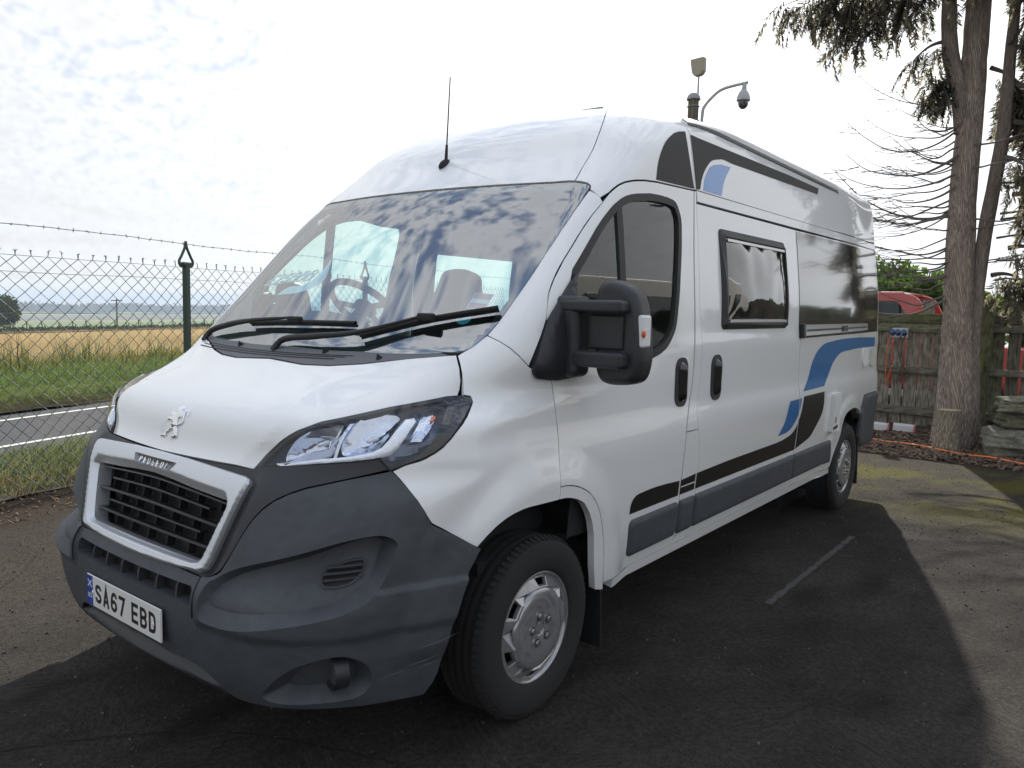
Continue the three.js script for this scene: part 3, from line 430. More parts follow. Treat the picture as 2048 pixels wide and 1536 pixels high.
const plate = [[-0.115, 0.955], [0.115, 0.955], [0.092, 0.9275], [0.075, 0.925], [-0.075, 0.925], [-0.092, 0.9275]], frameRelief = (a, b) => {
  const o = -sdPoly(frameRim, a, b), i = sdPoly(frameHole, a, b), w = o / Math.max(1e-4, o + i);
  let h = 0.020 * Math.min(1, Math.max(0, o) / 0.007) ** 0.7 - 0.024 * sstep(0.62, 1.0, w);
  if (b > 0.90) h -= 0.010 * sstep(0.002, 0.010, -sdPoly(plate, a, b));
  return h;
};
const frame = part('grille_frame', panel('N', frameRim, { holes: [frameHole], cell: [0.006, 0.0035], disp: frameRelief, lip: 0.05 }), M.satin, van);
const lettered = (text, f, place, thick, material, name, parent, disp) => {     // letters laid on a panel
  for (const sh of letterShapes(text, f)) {
    const { shape, holes } = sh.extractPoints(6); const q = (l) => l.map((p) => place(p.x, p.y));
    part(name, panel('N', q(shape), { holes: holes.map(q), cell: [0.03, 0.03], off: thick, disp, lip: 0.003, gap: 0 }), material, parent);
  }
};
part('name_plate', panel('N', plate, { cell: [0.01, 0.006], disp: (a, b) => frameRelief(a, b) + 0.0012, lip: 0 }), std({ color: lin(0.22, 0.23, 0.25), metalness: 0.8, roughness: 0.4 }), frame);
{
  const widths = []; let x = 0; for (const ch of 'PEUGEOT') { widths.push(x); x += ch === 'E' ? 1.0 : 1.08; }
  [...'PEUGEOT'].forEach((ch, i) => lettered(ch, font, (u, v) => { const a = -0.078 + (widths[i] / x) * 0.160 + u * 0.0165; return [a, 0.9315 + v * 0.0165]; }, 0.0038, M.chrome, 'letter', frame, frameRelief));
}
part('grille_back', panel('N', inset(frameHole, -0.008), { off: -0.075, lip: 0, cell: [0.05, 0.05] }), M.black, frame);
{
  const top = (a) => 0.912 - 0.027 * Math.pow(Math.abs(a) / 0.34, 1.6), low = (a) => 0.694 - 0.002 * Math.pow(Math.abs(a) / 0.3, 2), row = (f) => (a) => low(a) + (top(a) - low(a)) * f;
  const reach = (f) => 0.286 + 0.062 * f;
  const bar = (f, a0, a1, hgt, off) => { const up = [], dn = []; for (let i = 0; i <= 24; i++) { const a = a0 + ((a1 - a0) * i) / 24; up.push([a, row(f)(a) + hgt / 2]); dn.unshift([a, row(f)(a) - hgt / 2]); } return panel('N', [...up, ...dn], { cell: [0.03, 0.02], off, lip: 0.03, gap: 0 }); };
  for (const f of [0.20, 0.56]) part('grille_bar', bar(f, -reach(f), reach(f), 0.0085, -0.014), M.grille, frame);
  for (const f of [0.38, 0.76]) part('grille_bar', bar(f, -reach(f) * 0.78, reach(f) * 0.78, 0.0065, -0.020), M.grille, frame);
  part('grille_bar', bar(0.93, -reach(1), reach(1), 0.006, -0.02), M.grille, frame);
  const rows = [[0.0, 0.20], [0.20, 0.38], [0.38, 0.56], [0.56, 0.76], [0.76, 0.93]];
  rows.forEach(([f0, f1], r) => { for (let k = -3; k <= 3; k++) { const a = k * 0.098 + (r % 2 ? 0.012 : -0.012); if (Math.abs(a) > reach((f0 + f1) / 2) - 0.01) continue; part('grille_rib', panel('N', [[a - 0.0022, row(f0)(a)], [a + 0.0022, row(f0)(a)], [a + 0.0022, row(f1)(a)], [a - 0.0022, row(f1)(a)]], { off: -0.040, lip: 0.03, gap: 0, cell: [0.1, 0.1] }), M.black, frame); } });
}
// number plate
{
  const cv = document.createElement('canvas'); cv.width = 1040; cv.height = 222; const g = cv.getContext('2d');
  g.fillStyle = '#e6e6e2'; g.fillRect(0, 0, 1040, 222); g.fillStyle = '#1b3f9c'; g.fillRect(0, 0, 92, 222);
  g.strokeStyle = '#eef2ff'; g.lineWidth = 10; g.beginPath(); g.moveTo(16, 34); g.lineTo(76, 86); g.moveTo(76, 34); g.lineTo(16, 86); g.stroke();
  g.fillStyle = '#eef2ff'; g.font = 'bold 46px sans-serif'; g.textAlign = 'center'; g.save(); g.translate(46, 168); g.scale(0.78, 1); g.fillText('SCO', 0, 0); g.restore();
  g.strokeStyle = g.fillStyle = '#111214'; g.lineWidth = 27; g.lineJoin = 'miter'; g.lineCap = 'butt';
  const T = 42, B = 186, H = B - T, w = 92;                       // upright block characters of even stroke
  const glyph = {
    S: (x) => { g.beginPath(); g.moveTo(x + w - 13, T + 42); g.bezierCurveTo(x + w - 13, T + 8, x + 13, T + 8, x + 13, T + 42); g.bezierCurveTo(x + 13, T + 74, x + w - 13, T + 68, x + w - 13, T + 102); g.bezierCurveTo(x + w - 13, T + 138, x + 13, T + 138, x + 13, T + 102); g.stroke(); },
    A: (x) => { g.beginPath(); g.moveTo(x + 12, B); g.lineTo(x + w / 2, T + 12); g.lineTo(x + w - 12, B); g.stroke(); g.fillRect(x + 20, T + 90, w - 40, 24); },
    6: (x) => { g.beginPath(); g.ellipse(x + w / 2, T + 100, w / 2 - 13, 31, 0, 0, 7); g.stroke(); g.beginPath(); g.moveTo(x + 13, T + 100); g.bezierCurveTo(x + 13, T + 40, x + 28, T + 13, x + w / 2 + 4, T + 13); g.bezierCurveTo(x + w - 18, T + 13, x + w - 14, T + 26, x + w - 13, T + 40); g.stroke(); },
    7: (x) => { g.beginPath(); g.moveTo(x, T + 13); g.lineTo(x + w - 14, T + 13); g.lineTo(x + 30, B); g.stroke(); },
    E: (x) => { g.beginPath(); g.moveTo(x + w, T + 13); g.lineTo(x + 14, T + 13); g.lineTo(x + 14, B - 13); g.lineTo(x + w, B - 13); g.moveTo(x + 14, T + H / 2); g.lineTo(x + w - 8, T + H / 2); g.stroke(); },
    B: (x) => { g.beginPath(); g.moveTo(x + 14, T + 13); g.lineTo(x + 14, B - 13); g.moveTo(x + 4, T + 13); g.lineTo(x + 50, T + 13); g.arc(x + 50, T + 41, 28, -Math.PI / 2, Math.PI / 2); g.lineTo(x + 14, T + H / 2); g.moveTo(x + 46, T + H / 2); g.arc(x + 50, T + 101, 30, -Math.PI / 2, Math.PI / 2); g.lineTo(x + 4, B - 13); g.stroke(); },
    D: (x) => { g.beginPath(); g.moveTo(x + 14, T + 4); g.lineTo(x + 14, B - 4); g.moveTo(x + 4, T + 13); g.lineTo(x + 40, T + 13); g.bezierCurveTo(x + w - 13, T + 13, x + w - 13, T + 36, x + w - 13, T + H / 2); g.bezierCurveTo(x + w - 13, B - 36, x + w - 13, B - 13, x + 40, B - 13); g.lineTo(x + 4, B - 13); g.stroke(); },
  };
  let x = 130; for (const ch of 'SA67 EBD') { if (ch === ' ') { x += 62; continue; } glyph[ch](x); x += w + 24; }
  const tex = new THREE.CanvasTexture(cv); tex.colorSpace = THREE.SRGBColorSpace;
  const mid = at('N', 0, 0.470, 0.014).p;
  const plateG = new RoundedBoxGeometry(0.52, 0.111, 0.006, 2, 0.003), face = new THREE.PlaneGeometry(0.516, 0.107);
  face.translate(0, 0, 0.0036);
  for (const gg of [plateG, face]) gg.applyMatrix4(new THREE.Matrix4().makeBasis(V(0, 0, 1), V(0, 1, 0), V(-1, 0, 0))).translate(mid.x, mid.y, mid.z);
  const np = part('number_plate', plateG, M.white, van);
  part('plate_print', face, phys({ map: tex, roughness: 0.35, clearcoat: 0.5 }), np);
  for (const z of [-0.212, 0.212]) part('plate_screw', (() => { const s = new THREE.SphereGeometry(0.0065, 12, 8); s.scale(0.5, 1, 1); s.translate(mid.x - 0.004, mid.y - 0.004, z); return s; })(), M.white, np);
}
// bonnet with a raised middle, and the crest on its nose
const middle = mirrored([[0, 0.90], [0.30, 0.95], [0.345, 1.012], [0.411, 1.087], [0.432, 1.118], [0.44, 1.15], [0.425, 1.185], [0.415, 1.205], [0.43, 1.228], [0.483, 1.249], [0.65, 1.29], [0.83, 1.335], [0.86, 1.40], [0, 1.40]]);
const bonnet = part('bonnet', panel('N', mirrored(OUT.hood), { cell: [0.014, 0.0075], disp: (a, b) => { const d = -sdPoly(middle, a, b); return 0.006 - 0.030 * Math.min(1, Math.max(0, -d) / 0.11) ** 0.85; }, lip: 0.02, gap: 0.0022 }), M.paint, van);
{
  const crest = part('crest', panel('N', OUT.crestBody, { cell: [0.01, 0.01], disp: (a, b) => 0.010 + 0.006 * Math.min(1, Math.max(0, -sdPoly(OUT.crestBody, a, b)) / 0.010), lip: 0.006, gap: 0 }), M.chrome, bonnet);
  for (const k of ['crestArm', 'crestLegA', 'crestLegB', 'crestTail']) part('crest_limb', panel('N', OUT[k], { cell: [0.006, 0.006], disp: (a, b) => 0.0105 + 0.005 * Math.min(1, Math.max(0, -sdPoly(OUT[k], a, b)) / 0.006), lip: 0.006, gap: 0 }), M.chrome, bonnet);
}
for (const s of [0, 1]) {
  const side = (g) => (s ? otherSide(g) : g), P = (name, outline, o, m, parent) => part(name, side(panel('N', outline, o)), m, parent);
  P('front_wing', OUT.wing, { cell: [0.016, 0.012], lip: 0.02 }, M.paint, van);
  const lamp = new THREE.Group(); lamp.name = 'headlight'; van.add(lamp);
  const rim = OUT.headlight;
  P('lamp_seal', inset(rim, -0.004), { holes: [inset(rim, 0.006)], off: -0.006, lip: 0.02, gap: 0, cell: [0.03, 0.03] }, M.black, lamp);
  P('lens', rim, { cell: [0.02, 0.015], off: 0.001, lip: 0, gap: 0.001 }, M.lens, lamp);
  P('lamp_body', rim, { cell: [0.014, 0.012], disp: (a, b) => -0.012 - 0.058 * Math.min(1, Math.max(0, -sdPoly(rim, a, b)) / 0.012), lip: 0 }, phys({ color: lin(0.15, 0.18, 0.24), roughness: 0.3, metalness: 0.75 }), lamp);
  const bowls = [[[0.470, 1.022], [0.595, 1.042], [0.612, 1.078], [0.612, 1.140], [0.572, 1.146], [0.520, 1.118], [0.482, 1.072]], [[0.628, 1.048], [0.708, 1.060], [0.728, 1.100], [0.740, 1.160], [0.700, 1.178], [0.640, 1.162], [0.622, 1.095]]];
  for (const o of bowls) {
    const q = smoothPath(o, 4), ca = o.reduce((t, p) => t + p[0], 0) / o.length, cb = o.reduce((t, p) => t + p[1], 0) / o.length;
    P('reflector', q, { cell: [0.008, 0.007], disp: (a, b) => -0.020 - 0.040 * Math.min(1, Math.max(0, -sdPoly(q, a, b)) / 0.034) ** 0.7, lip: 0.01, gap: 0 }, M.lampChrome, lamp);
    const c = at('N', ca + 0.012, cb - 0.004, -0.040), bulb = new THREE.CapsuleGeometry(0.008, 0.026, 4, 10); bulb.rotateZ(Math.PI / 2 + 0.3); bulb.rotateY(-0.5); bulb.translate(c.p.x, c.p.y, c.p.z); part('bulb', side(bulb), M.satin, lamp);
  }
  P('lamp_divider', [[0.604, 1.034], [0.612, 1.034], [0.632, 1.150], [0.622, 1.148]], { off: -0.016, lip: 0.03, gap: 0, cell: [0.03, 0.02] }, M.lampChrome, lamp);
  const strip_ = [[0.45, 1.011], [0.58, 1.035], [0.655, 1.046], [0.70, 1.058], [0.722, 1.073], [0.736, 1.097], [0.748, 1.136], [0.753, 1.156], [0.772, 1.159], [0.781, 1.150], [0.774, 1.105], [0.762, 1.072], [0.746, 1.051], [0.715, 1.038], [0.66, 1.029], [0.58, 1.019], [0.45, 0.999]];
  P('light_guide', strip_, { cell: [0.012, 0.008], disp: (a, b) => -0.009 + 0.006 * Math.min(1, Math.max(0, -sdPoly(strip_, a, b)) / 0.007), lip: 0.02, gap: 0 }, M.drl, lamp);
  P('lamp_corner', OUT.lampCorner, { cell: [0.014, 0.012], off: 0.0022, lip: 0.004 }, M.glossBlack, lamp);
  const flash = [[0.786, 1.09], [0.818, 1.09], [0.828, 1.155], [0.815, 1.178], [0.785, 1.170]];
  P('indicator_lamp', flash, { off: -0.028, lip: 0.02, cell: [0.01, 0.01], disp: (a, b) => 0.006 * Math.sin(b * 700) * Math.sin(a * 500) }, M.lampChrome, lamp);
  P('indicator_bulb', smoothPath([[0.812, 1.165], [0.824, 1.168], [0.826, 1.155], [0.815, 1.150]], 3), { off: -0.016, lip: 0.006 }, M.amber, lamp);
  P('a_pillar', OUT.aPillar, { cell: [0.016, 0.016], lip: 0.02 }, M.paint, van);
  P('arch_edge', OUT.archTrim, { cell: [0.014, 0.012], off: -0.001, lip: 0.03 }, M.paint, van);
}
// ---------- windscreen, scuttle, wipers ----------
const glassEdge = mirrored(OUT.windscreen), glassClear = inset(mirrored(OUT.windscreen.map(([a, b]) => [a, Math.max(b, 1.372)])), 0.030);
const screen = part('windscreen', panel('N', glassEdge, { cell: [0.03, 0.02], lip: 0, off: -0.002, gap: 0.002 }), M.windscreen, van);
part('black_border', panel('N', glassEdge, { holes: [glassClear], cell: [0.03, 0.03], lip: 0, off: -0.006, gap: 0.002 }), M.ceramic, screen);
part('screen_seal', panel('N', inset(glassEdge, -0.004), { holes: [inset(glassEdge, 0.002)], cell: [0.04, 0.04], lip: 0.02, off: -0.004, gap: 0 }), M.rubber, screen);
const scuttleRelief = (a, b) => 0.010 * sstep(1.35, 1.30, b) - 0.004;
const scuttle = part('scuttle_panel', panel('N', mirrored(OUT.cowl), { cell: [0.025, 0.008], disp: scuttleRelief, lip: 0.02 }), M.cowl, van);
for (const [a0, a1, b0, b1, sag] of [[-0.690, 0.40, 1.318, 1.316, 0.010], [-0.66, 0.37, 1.309, 1.309, 0.009], [-0.67, 0.33, 1.300, 1.300, 0.007]]) {
  const up = [], dn = []; for (let i = 0; i <= 20; i++) { const t = i / 20, a = a0 + (a1 - a0) * t, b = b0 + (b1 - b0) * t - sag * (1 - (2 * t - 1) ** 2); up.push([a, b + 0.0016]); dn.unshift([a, b - 0.0016]); }
  part('air_slot', panel('N', [...up, ...dn], { cell: [0.05, 0.01], disp: (a, b) => scuttleRelief(a, b) + 0.0012, lip: 0, gap: 0 }), M.black, scuttle);
}
for (const [a, b] of [[-0.335, 1.318], [0.241, 1.322], [0.524, 1.312]]) { const c = at('N', a, b, 0.006), g = new THREE.ConeGeometry(0.012, 0.024, 10); g.scale(1.3, 1, 1); g.rotateZ(0.5); g.translate(c.p.x, c.p.y + 0.008, c.p.z); part('washer_jet', g, M.black, scuttle); }
function wiper(armPts, bladePts) {
  const w = new THREE.Group(); w.name = 'wiper'; van.add(w);
  const A = armPts.map(([a, b, h]) => at('N', a, b, h).p);
  part('wiper_arm', limb(A, [0.013, 0.013, 0.009, 0.005], 8), M.rubber, w);
  const B = bladePts.map(([a, b]) => at('N', a, b, 0.026).p), b0 = bladePts.map(([a, b]) => at('N', a, b, 0.012).p);
  part('wiper_blade', merge([tube(B, 0.0085, 16, 8), tube(b0, 0.006, 16, 6)]), M.black, w);
  const c = at('N', ...bladePts[1], 0.036).p, k = new RoundedBoxGeometry(0.03, 0.03, 0.075, 2, 0.01); k.rotateY(0.1); k.translate(c.x, c.y, c.z); part('blade_joint', k, M.black, w);
}
wiper([[-0.725, 1.318, 0.006], [-0.738, 1.345, 0.020], [-0.60, 1.377, 0.030], [-0.422, 1.398, 0.034], [-0.105, 1.421, 0.034]], [[-0.417, 1.396], [-0.06, 1.410], [0.314, 1.416]]);
wiper([[-0.060, 1.312, 0.006], [-0.050, 1.338, 0.020], [0.16, 1.356, 0.032], [0.363, 1.375, 0.036], [0.64, 1.446, 0.034]], [[0.384, 1.373], [0.661, 1.441], [0.951, 1.490]]);
// stickers inside the glass: price banner, label, disc
{
  const back = -0.012;
  part('price_swoosh', panel('N', OUT.swoosh, { off: back, lip: 0, gap: 0, cell: [0.05, 0.05] }), M.priceInk, screen);
  let x = 0; for (const ch of '£25000') { const k = x; x += 0.62; lettered(ch, fontThin, (u, v) => { const t = (k + u * 0.86) / 3.72; return [-0.875 + t * 0.495 + v * 0.02, 1.590 + t * 0.026 + v * 0.052]; }, back, M.priceInk, 'price_figure', screen); }
  const lab = [[0.812, 1.570], [0.903, 1.565], [0.876, 1.506], [0.790, 1.511]], mix = (p, q, t) => [p[0] + (q[0] - p[0]) * t, p[1] + (q[1] - p[1]) * t];
  const L = part('sticker', panel('N', lab, { off: back, lip: 0, gap: 0 }), std({ color: lin(0.42, 0.58, 0.66), roughness: 0.6 }), screen);
  for (const [t0, t1] of [[0.04, 0.36], [0.62, 0.95]]) part('sticker_band', panel('N', [mix(mix(lab[0], lab[3], t0), mix(lab[1], lab[2], t0), 0.05), mix(mix(lab[0], lab[3], t0), mix(lab[1], lab[2], t0), 0.95), mix(mix(lab[0], lab[3], t1), mix(lab[1], lab[2], t1), 0.95), mix(mix(lab[0], lab[3], t1), mix(lab[1], lab[2], t1), 0.05)], { off: back + 0.001, lip: 0, gap: 0 }), std({ color: lin(0.16, 0.05, 0.15), roughness: 0.6 }), L);
  part('sticker', panel('N', smoothPath([[0.757, 1.481], [0.772, 1.498], [0.800, 1.505], [0.824, 1.490], [0.826, 1.466], [0.804, 1.453], [0.771, 1.460]], 4), { off: back, lip: 0, gap: 0 }), std({ color: lin(0.03, 0.36, 0.50), roughness: 0.6 }), screen);
}
// ---------- cab roof, roof, sides ----------
const toRoof = (p) => [p.x, Math.atan2(Math.abs(p.z), p.y - 1.2) * CHART_S];
const roofOf = (chart, pts) => pts.map(([a, b]) => toRoof(CHARTS[chart](a, b)));
const mirroredB = (half) => [...half, ...half.slice().reverse().filter((p) => p[1] > 1e-6).map(([a, b]) => [a, -b])];
const BACK = 5.965, SEAM = 2.262;
{
  const top = OUT.windscreen.filter((p) => p[1] > 2.0 && p[0] > 1.2 || p[1] > 2.015).map(([a, b]) => [a, b + 0.006]).sort((p, q) => p[0] - q[0]);
  const line = roofOf('N', [...Array(10).keys()].map((i) => [(i / 10) * 1.13, 2.0315 + 0.0006 * Math.sin((i / 10) * 3)]).concat([[1.133, 2.032], [1.227, 2.035], [1.2665, 2.033]]));
  const seam = [[1.494, 0.770], [1.588, 0.712], [1.658, 0.662], [1.743, 0.606], [1.854, 0.537], [1.974, 0.475], [2.11, 0.43], [SEAM, 0.41]];
  part('cab_roof', panel('S', mirroredB([[line[0][0], 0], ...line.slice(1), ...seam, [SEAM, 0]]), { cell: [0.03, 0.03], lip: 0.02, gap: 0.0016 }), M.paint, van);
  const door = OUT.cabDoor.filter(([x, y]) => y > 1.92 && x > 1.39).sort((p, q) => p[0] - q[0]).map(([x, y]) => [x, y + 0.004]);
  const lower = roofOf('N', [[1.270, 2.033], [1.344, 2.021], [1.358, 2.010], [1.352, 1.992]]).concat(roofOf('L', [[1.412, 1.957], ...door]));
  const cabSide = panel('S', [...lower, [SEAM, lower[lower.length - 1][1]], [SEAM, 0.41], ...seam.slice(0, -1).reverse()], { cell: [0.03, 0.025], lip: 0.02, gap: 0.0016 });
  both('cab_roof_side', cabSide, M.paint, van);
  const gutter = roofOf('L', [[SEAM + 0.004, 2.099], [3.2, 2.100], [4.4, 2.103], [5.3, 2.107], [BACK - 0.02, 2.110]]); gutter[gutter.length - 1][0] = BACK;
  part('roof', panel('S', mirroredB([[SEAM + 0.004, 0], ...gutter, [BACK, 0]]), { cell: [0.12, 0.035], lip: 0.02, gap: 0.001 }), M.paint, van);
  both('roof_rail', panel('L', [[2.284, 2.042], [BACK, 2.058], [BACK, 2.106], [2.284, 2.095]], { cell: [0.12, 0.02], lip: 0.02, off: 0.002, gap: 0.001 }), M.paint, van);
}
for (const s of [0, 1]) {
  const side = (g) => (s ? otherSide(g) : g), P = (name, outline, o, m, parent, chart = 'L') => part(name, side(panel(chart, outline, o)), m, parent);
  // cab door
  const win = OUT.cabWindow, doorOutline = OUT.cabDoor.filter(([x, y]) => !(y < 0.42 && x > 1.36)).concat([]);
  const edge = OUT.cabDoor.slice(), door = P('cab_door', edge.map(([x, y]) => [x, Math.max(y, 0.386)]), { holes: [win], cell: [0.06, 0.016], lip: 0.03 }, M.paint, van);
  P('window_frame', inset(win, -0.002), { holes: [inset(win, 0.030)], cell: [0.05, 0.03], off: 0.001, lip: 0.02, gap: 0 }, M.rubber, door);
  P('window_pane', inset(win, 0.02), { cell: [0.06, 0.05], off: -0.012, lip: 0, gap: 0 }, M.sideGlass, door);
  P('window_divider', [[1.495, 1.30], [1.540, 1.30], [1.552, 1.955], [1.505, 1.935]], { cell: [0.06, 0.05], off: -0.004, lip: 0.02, gap: 0 }, M.rubber, door);
  const handle = (x, parent) => { const h = P('door_handle', roundedRect(x - 0.062, 1.062, x + 0.062, 1.294, 0.052, 6), { cell: [0.03, 0.03], off: 0.006, lip: 0.01, gap: 0 }, M.plasticSmooth, parent); P('grip', roundedRect(x - 0.030, 1.085, x + 0.022, 1.272, 0.024, 6), { cell: [0.012, 0.012], disp: (a, b) => 0.008 + 0.026 * Math.min(1, Math.max(0, -sdPoly(roundedRect(x - 0.030, 1.085, x + 0.022, 1.272, 0.024, 6), a, b)) / 0.022), lip: 0.006, gap: 0 }, M.glossBlack, h); };
  handle(2.055, door);
  const rub = (x0, x1, parent, r0 = 0.006, r1 = 0.006) => { const o = roundedRect(x0, 0.436, x1, 0.606, Math.min(r0, r1) + 0.01, 4); P('rubbing_strip', o, { cell: [0.10, 0.012], disp: (a, b) => 0.020 * Math.min(1, Math.max(0, -sdPoly(o, a, b)) / 0.014) ** 0.6, lip: 0.004, gap: 0.002 }, M.plasticPale, parent); };
  rub(1.606, 2.072, door, 0.02, 0.02);
  // mirror base, arms, head
  const mirror = new THREE.Group(); mirror.name = 'door_mirror'; door.add(mirror);
  P('mirror_base', roundCorners(OUT.mirrorSail, 0.03), { cell: [0.03, 0.02], disp: (a, b) => 0.012 + 0.018 * Math.min(1, Math.max(0, -sdPoly(OUT.mirrorSail, a, b)) / 0.03), lip: 0.02, gap: 0 }, M.plasticSmooth, mirror);
  const K = (name, g, m) => { const q = side(g); if (s) { q.translate(-1.10, 0, 0.98); q.rotateY(-1.35); q.translate(1.10, 0, -0.98); } part(name, q, m, mirror); };      // the driver's mirror is folded back
  K('mirror_arm', merge([box(0.075, 0.046, 0.27, 1.080, 1.522, 1.095, 0.014, 3), box(0.11, 0.30, 0.115, 1.10, 1.41, 0.995, 0.03, 3), box(0.075, 0.060, 0.27, 1.085, 1.333, 1.100, 0.016, 3)]), M.plasticSmooth);
  const outline = smoothPath([[1.085, 1.585], [1.115, 1.616], [1.18, 1.612], [1.238, 1.575], [1.265, 1.50], [1.278, 1.40], [1.278, 1.315], [1.256, 1.258], [1.19, 1.240], [1.118, 1.245], [1.092, 1.275], [1.080, 1.36], [1.078, 1.49]], 4);
  const head = new THREE.ExtrudeGeometry(new THREE.Shape(outline.map(([z, y]) => new THREE.Vector2(z, y))), { depth: 0.035, bevelEnabled: true, bevelThickness: 0.042, bevelSize: 0.030, bevelOffset: -0.030, bevelSegments: 6 });
  alongX(head); head.translate(1.150, 0, 0);
  K('mirror_head', head, M.plasticSmooth);
  K('mirror_panel', box(0.02, 0.125, 0.140, 1.104, 1.431, 1.142, 0.008, 2), M.plasticSmooth);
  const ms = new THREE.ShapeGeometry(new THREE.Shape(inset(outline, 0.02).map(([z, y]) => new THREE.Vector2(z, y)))); alongX(ms); ms.translate(1.2285, 0, 0);
  K('mirror_glass', ms, M.chrome);
  K('mirror_indicator', box(0.062, 0.118, 0.030, 1.150, 1.437, 1.268, 0.012, 3), phys({ color: lin(0.80, 0.82, 0.84), roughness: 0.15, clearcoat: 1, bumpMap: again(grain, 1, 1), bumpScale: 0.0008 }));
  K('indicator_bulb', (() => { const q = new THREE.SphereGeometry(0.012, 14, 10); q.scale(0.8, 1.1, 0.6); q.translate(1.124, 1.428, 1.281); return q; })(), M.amber);
  // pillar between the doors, sliding door, rear side
  const bp = OUT.bPillar.map(([x, y]) => [x, Math.max(y, 0.386)]);
  const pillar = P('door_pillar', clipBand(bp, 1, 0.938, 3), { cell: [0.05, 0.016], lip: 0.02, gap: 0.0012 }, M.paint, van);
  const flap = P('fuel_flap', clipBand(bp, 1, 0.3, 0.936), { cell: [0.05, 0.016], lip: 0.02, gap: 0.0015 }, M.paint, van);
  rub(2.082, 2.248, flap);
  const slideO = [[3.752, 2.036], ...OUT.slideDoor.filter(([x, y]) => x < 2.6).map(([x, y]) => [x, Math.max(y, 0.386)]), [3.752, 0.386]];
  const slide = P('sliding_door', slideO, { holes: s ? [roundedRect(2.31, 1.44, 3.252, 1.862, 0.03, 4)] : [], cell: [0.10, 0.016], lip: 0.03 }, M.paint, van);
  handle(2.455, slide);
  rub(2.256, 3.716, slide);
  const backO = [[3.757, 2.036], [3.757, 0.386], [4.585, 0.386], ...OUT.rearArch.slice(1, -1), [5.335, 0.742], [5.42, 0.862], [BACK, 0.862], [BACK, 2.056]];
  const rear = P('rear_side', backO, { cell: [0.10, 0.016], lip: 0.03 }, M.paint, van);
  rub(3.722, 4.520, rear);
  const cornerO = [[5.325, 0.70], [5.335, 0.740], [5.42, 0.860], [BACK, 0.860], [BACK, 0.405], [5.50, 0.42], [5.38, 0.46], [5.32, 0.53]];
  P('rear_bumper_corner', cornerO, { cell: [0.05, 0.02], disp: (a, b) => 0.016 * Math.min(1, Math.max(0, -sdPoly(cornerO, a, b)) / 0.016) ** 0.6, lip: 0.02 }, M.plasticPale, van);
  P('sill', [[1.475, 0.338], [4.62, 0.338], [4.585, 0.383], [1.475, 0.383]], { cell: [0.15, 0.01], lip: 0.05, off: -0.001 }, M.paint, van);
  // living windows
  if (s === 0) {
    const o = roundedRect(2.515, 1.420, 3.495, 1.935, 0.03, 4), f = P('side_window', o, { holes: [inset(o, 0.040)], cell: [0.10, 0.04], disp: (a, b) => 0.004 + 0.018 * Math.min(1, Math.max(0, -sdPoly(o, a, b)) / 0.015), lip: 0.01, gap: 0 }, M.plasticSmooth, slide);
    P('window_pane', inset(o, 0.036), { cell: [0.02, 0.02], disp: (a, b) => { const u = (a - 3.005) / 0.455, v = (b - 1.678) / 0.222; return 0.012 + 0.020 * Math.max(0, 1 - u ** 4) * Math.max(0, 1 - v ** 4) + 0.0030 * noise2(a * 3.2, b * 3.2); }, lip: 0.012, gap: 0 }, M.acrylic, f);
    for (const b of [1.464, 1.878]) P('window_trim', [[2.575, b - 0.007], [3.435, b - 0.007], [3.435, b + 0.007], [2.575, b + 0.007]], { cell: [0.2, 0.1], off: 0.024, lip: 0.006, gap: 0 }, M.aluminium, f);
    P('rear_glass', [[3.728, 1.352], [5.862, 1.372], [5.872, 2.036], [3.742, 2.028]], { cell: [0.10, 0.02], off: 0.0035, lip: 0.004, gap: 0 }, M.rearGlass, rear);
    const rail = P('door_rail', [[3.785, 1.366], [5.385, 1.388], [5.385, 1.442], [3.785, 1.438]], { cell: [0.2, 0.02], off: 0.026, lip: 0.024, gap: 0 }, M.aluminium, rear);
    P('rail_slot', [[3.81, 1.392], [5.36, 1.406], [5.36, 1.418], [3.81, 1.408]], { cell: [0.3, 0.1], off: 0.0275, lip: 0, gap: 0 }, M.plasticSmooth, rail);
    P('rail_end', [[3.755, 1.352], [3.79, 1.352], [3.79, 1.446], [3.755, 1.444]], { off: 0.028, lip: 0.026, gap: 0 }, M.plasticSmooth, rail);
    P('rail_stop', [[4.62, 1.384], [4.74, 1.386], [4.74, 1.428], [4.62, 1.426]], { off: 0.034, lip: 0.01, gap: 0 }, M.plasticSmooth, rail);
    // printed ribbons
    const seamCut = (poly, x, parts) => parts.map(([lo, hi]) => clipBand(poly, 0, lo, hi)).filter((q) => q.length > 2);
    const decal = (name, poly, m, parent, chart = 'L', off = 0.0013) => P(name, poly, { cell: [0.06, 0.014], off, lip: 0, gap: 0 }, m, parent, chart);
    decal('blue_ribbon', [[5.78, 1.322], [5.78, 1.246], ...OUT.blueRibbon.slice(2)], M.blue, rear);
    for (const [q, p] of [[clipBand(OUT.blueTip, 0, 2, 3.748), slide], [clipBand(OUT.blueTip, 0, 3.762, 5), rear]]) if (q.length > 2) decal('blue_tip', q, M.blue, p);
    const st = OUT.stripe.map(([x, y]) => [x, y < 0.66 && x < 3.8 ? 0.632 : y]);
    for (const [lo, hi, p] of [[1, 2.068, door], [2.084, 2.246, flap], [2.258, 3.748, slide], [3.762, 6, rear]]) { const q = clipBand(st, 0, lo, hi); if (q.length > 2) decal('black_stripe', q, M.stripe, p); }
    decal('fuel_flap_line', [[2.086, 0.668], [2.246, 0.668], [2.246, 0.674], [2.086, 0.674]], M.paint, flap, 'L', 0.003);
    decal('black_band', OUT.topBlack.map(([x, b]) => [Math.min(x, SEAM - 0.003), b]), M.stripe, van, 'S');
    decal('black_band', OUT.topBand.map(([x, b]) => [Math.max(x, SEAM + 0.008), b]), M.stripe, van, 'S');
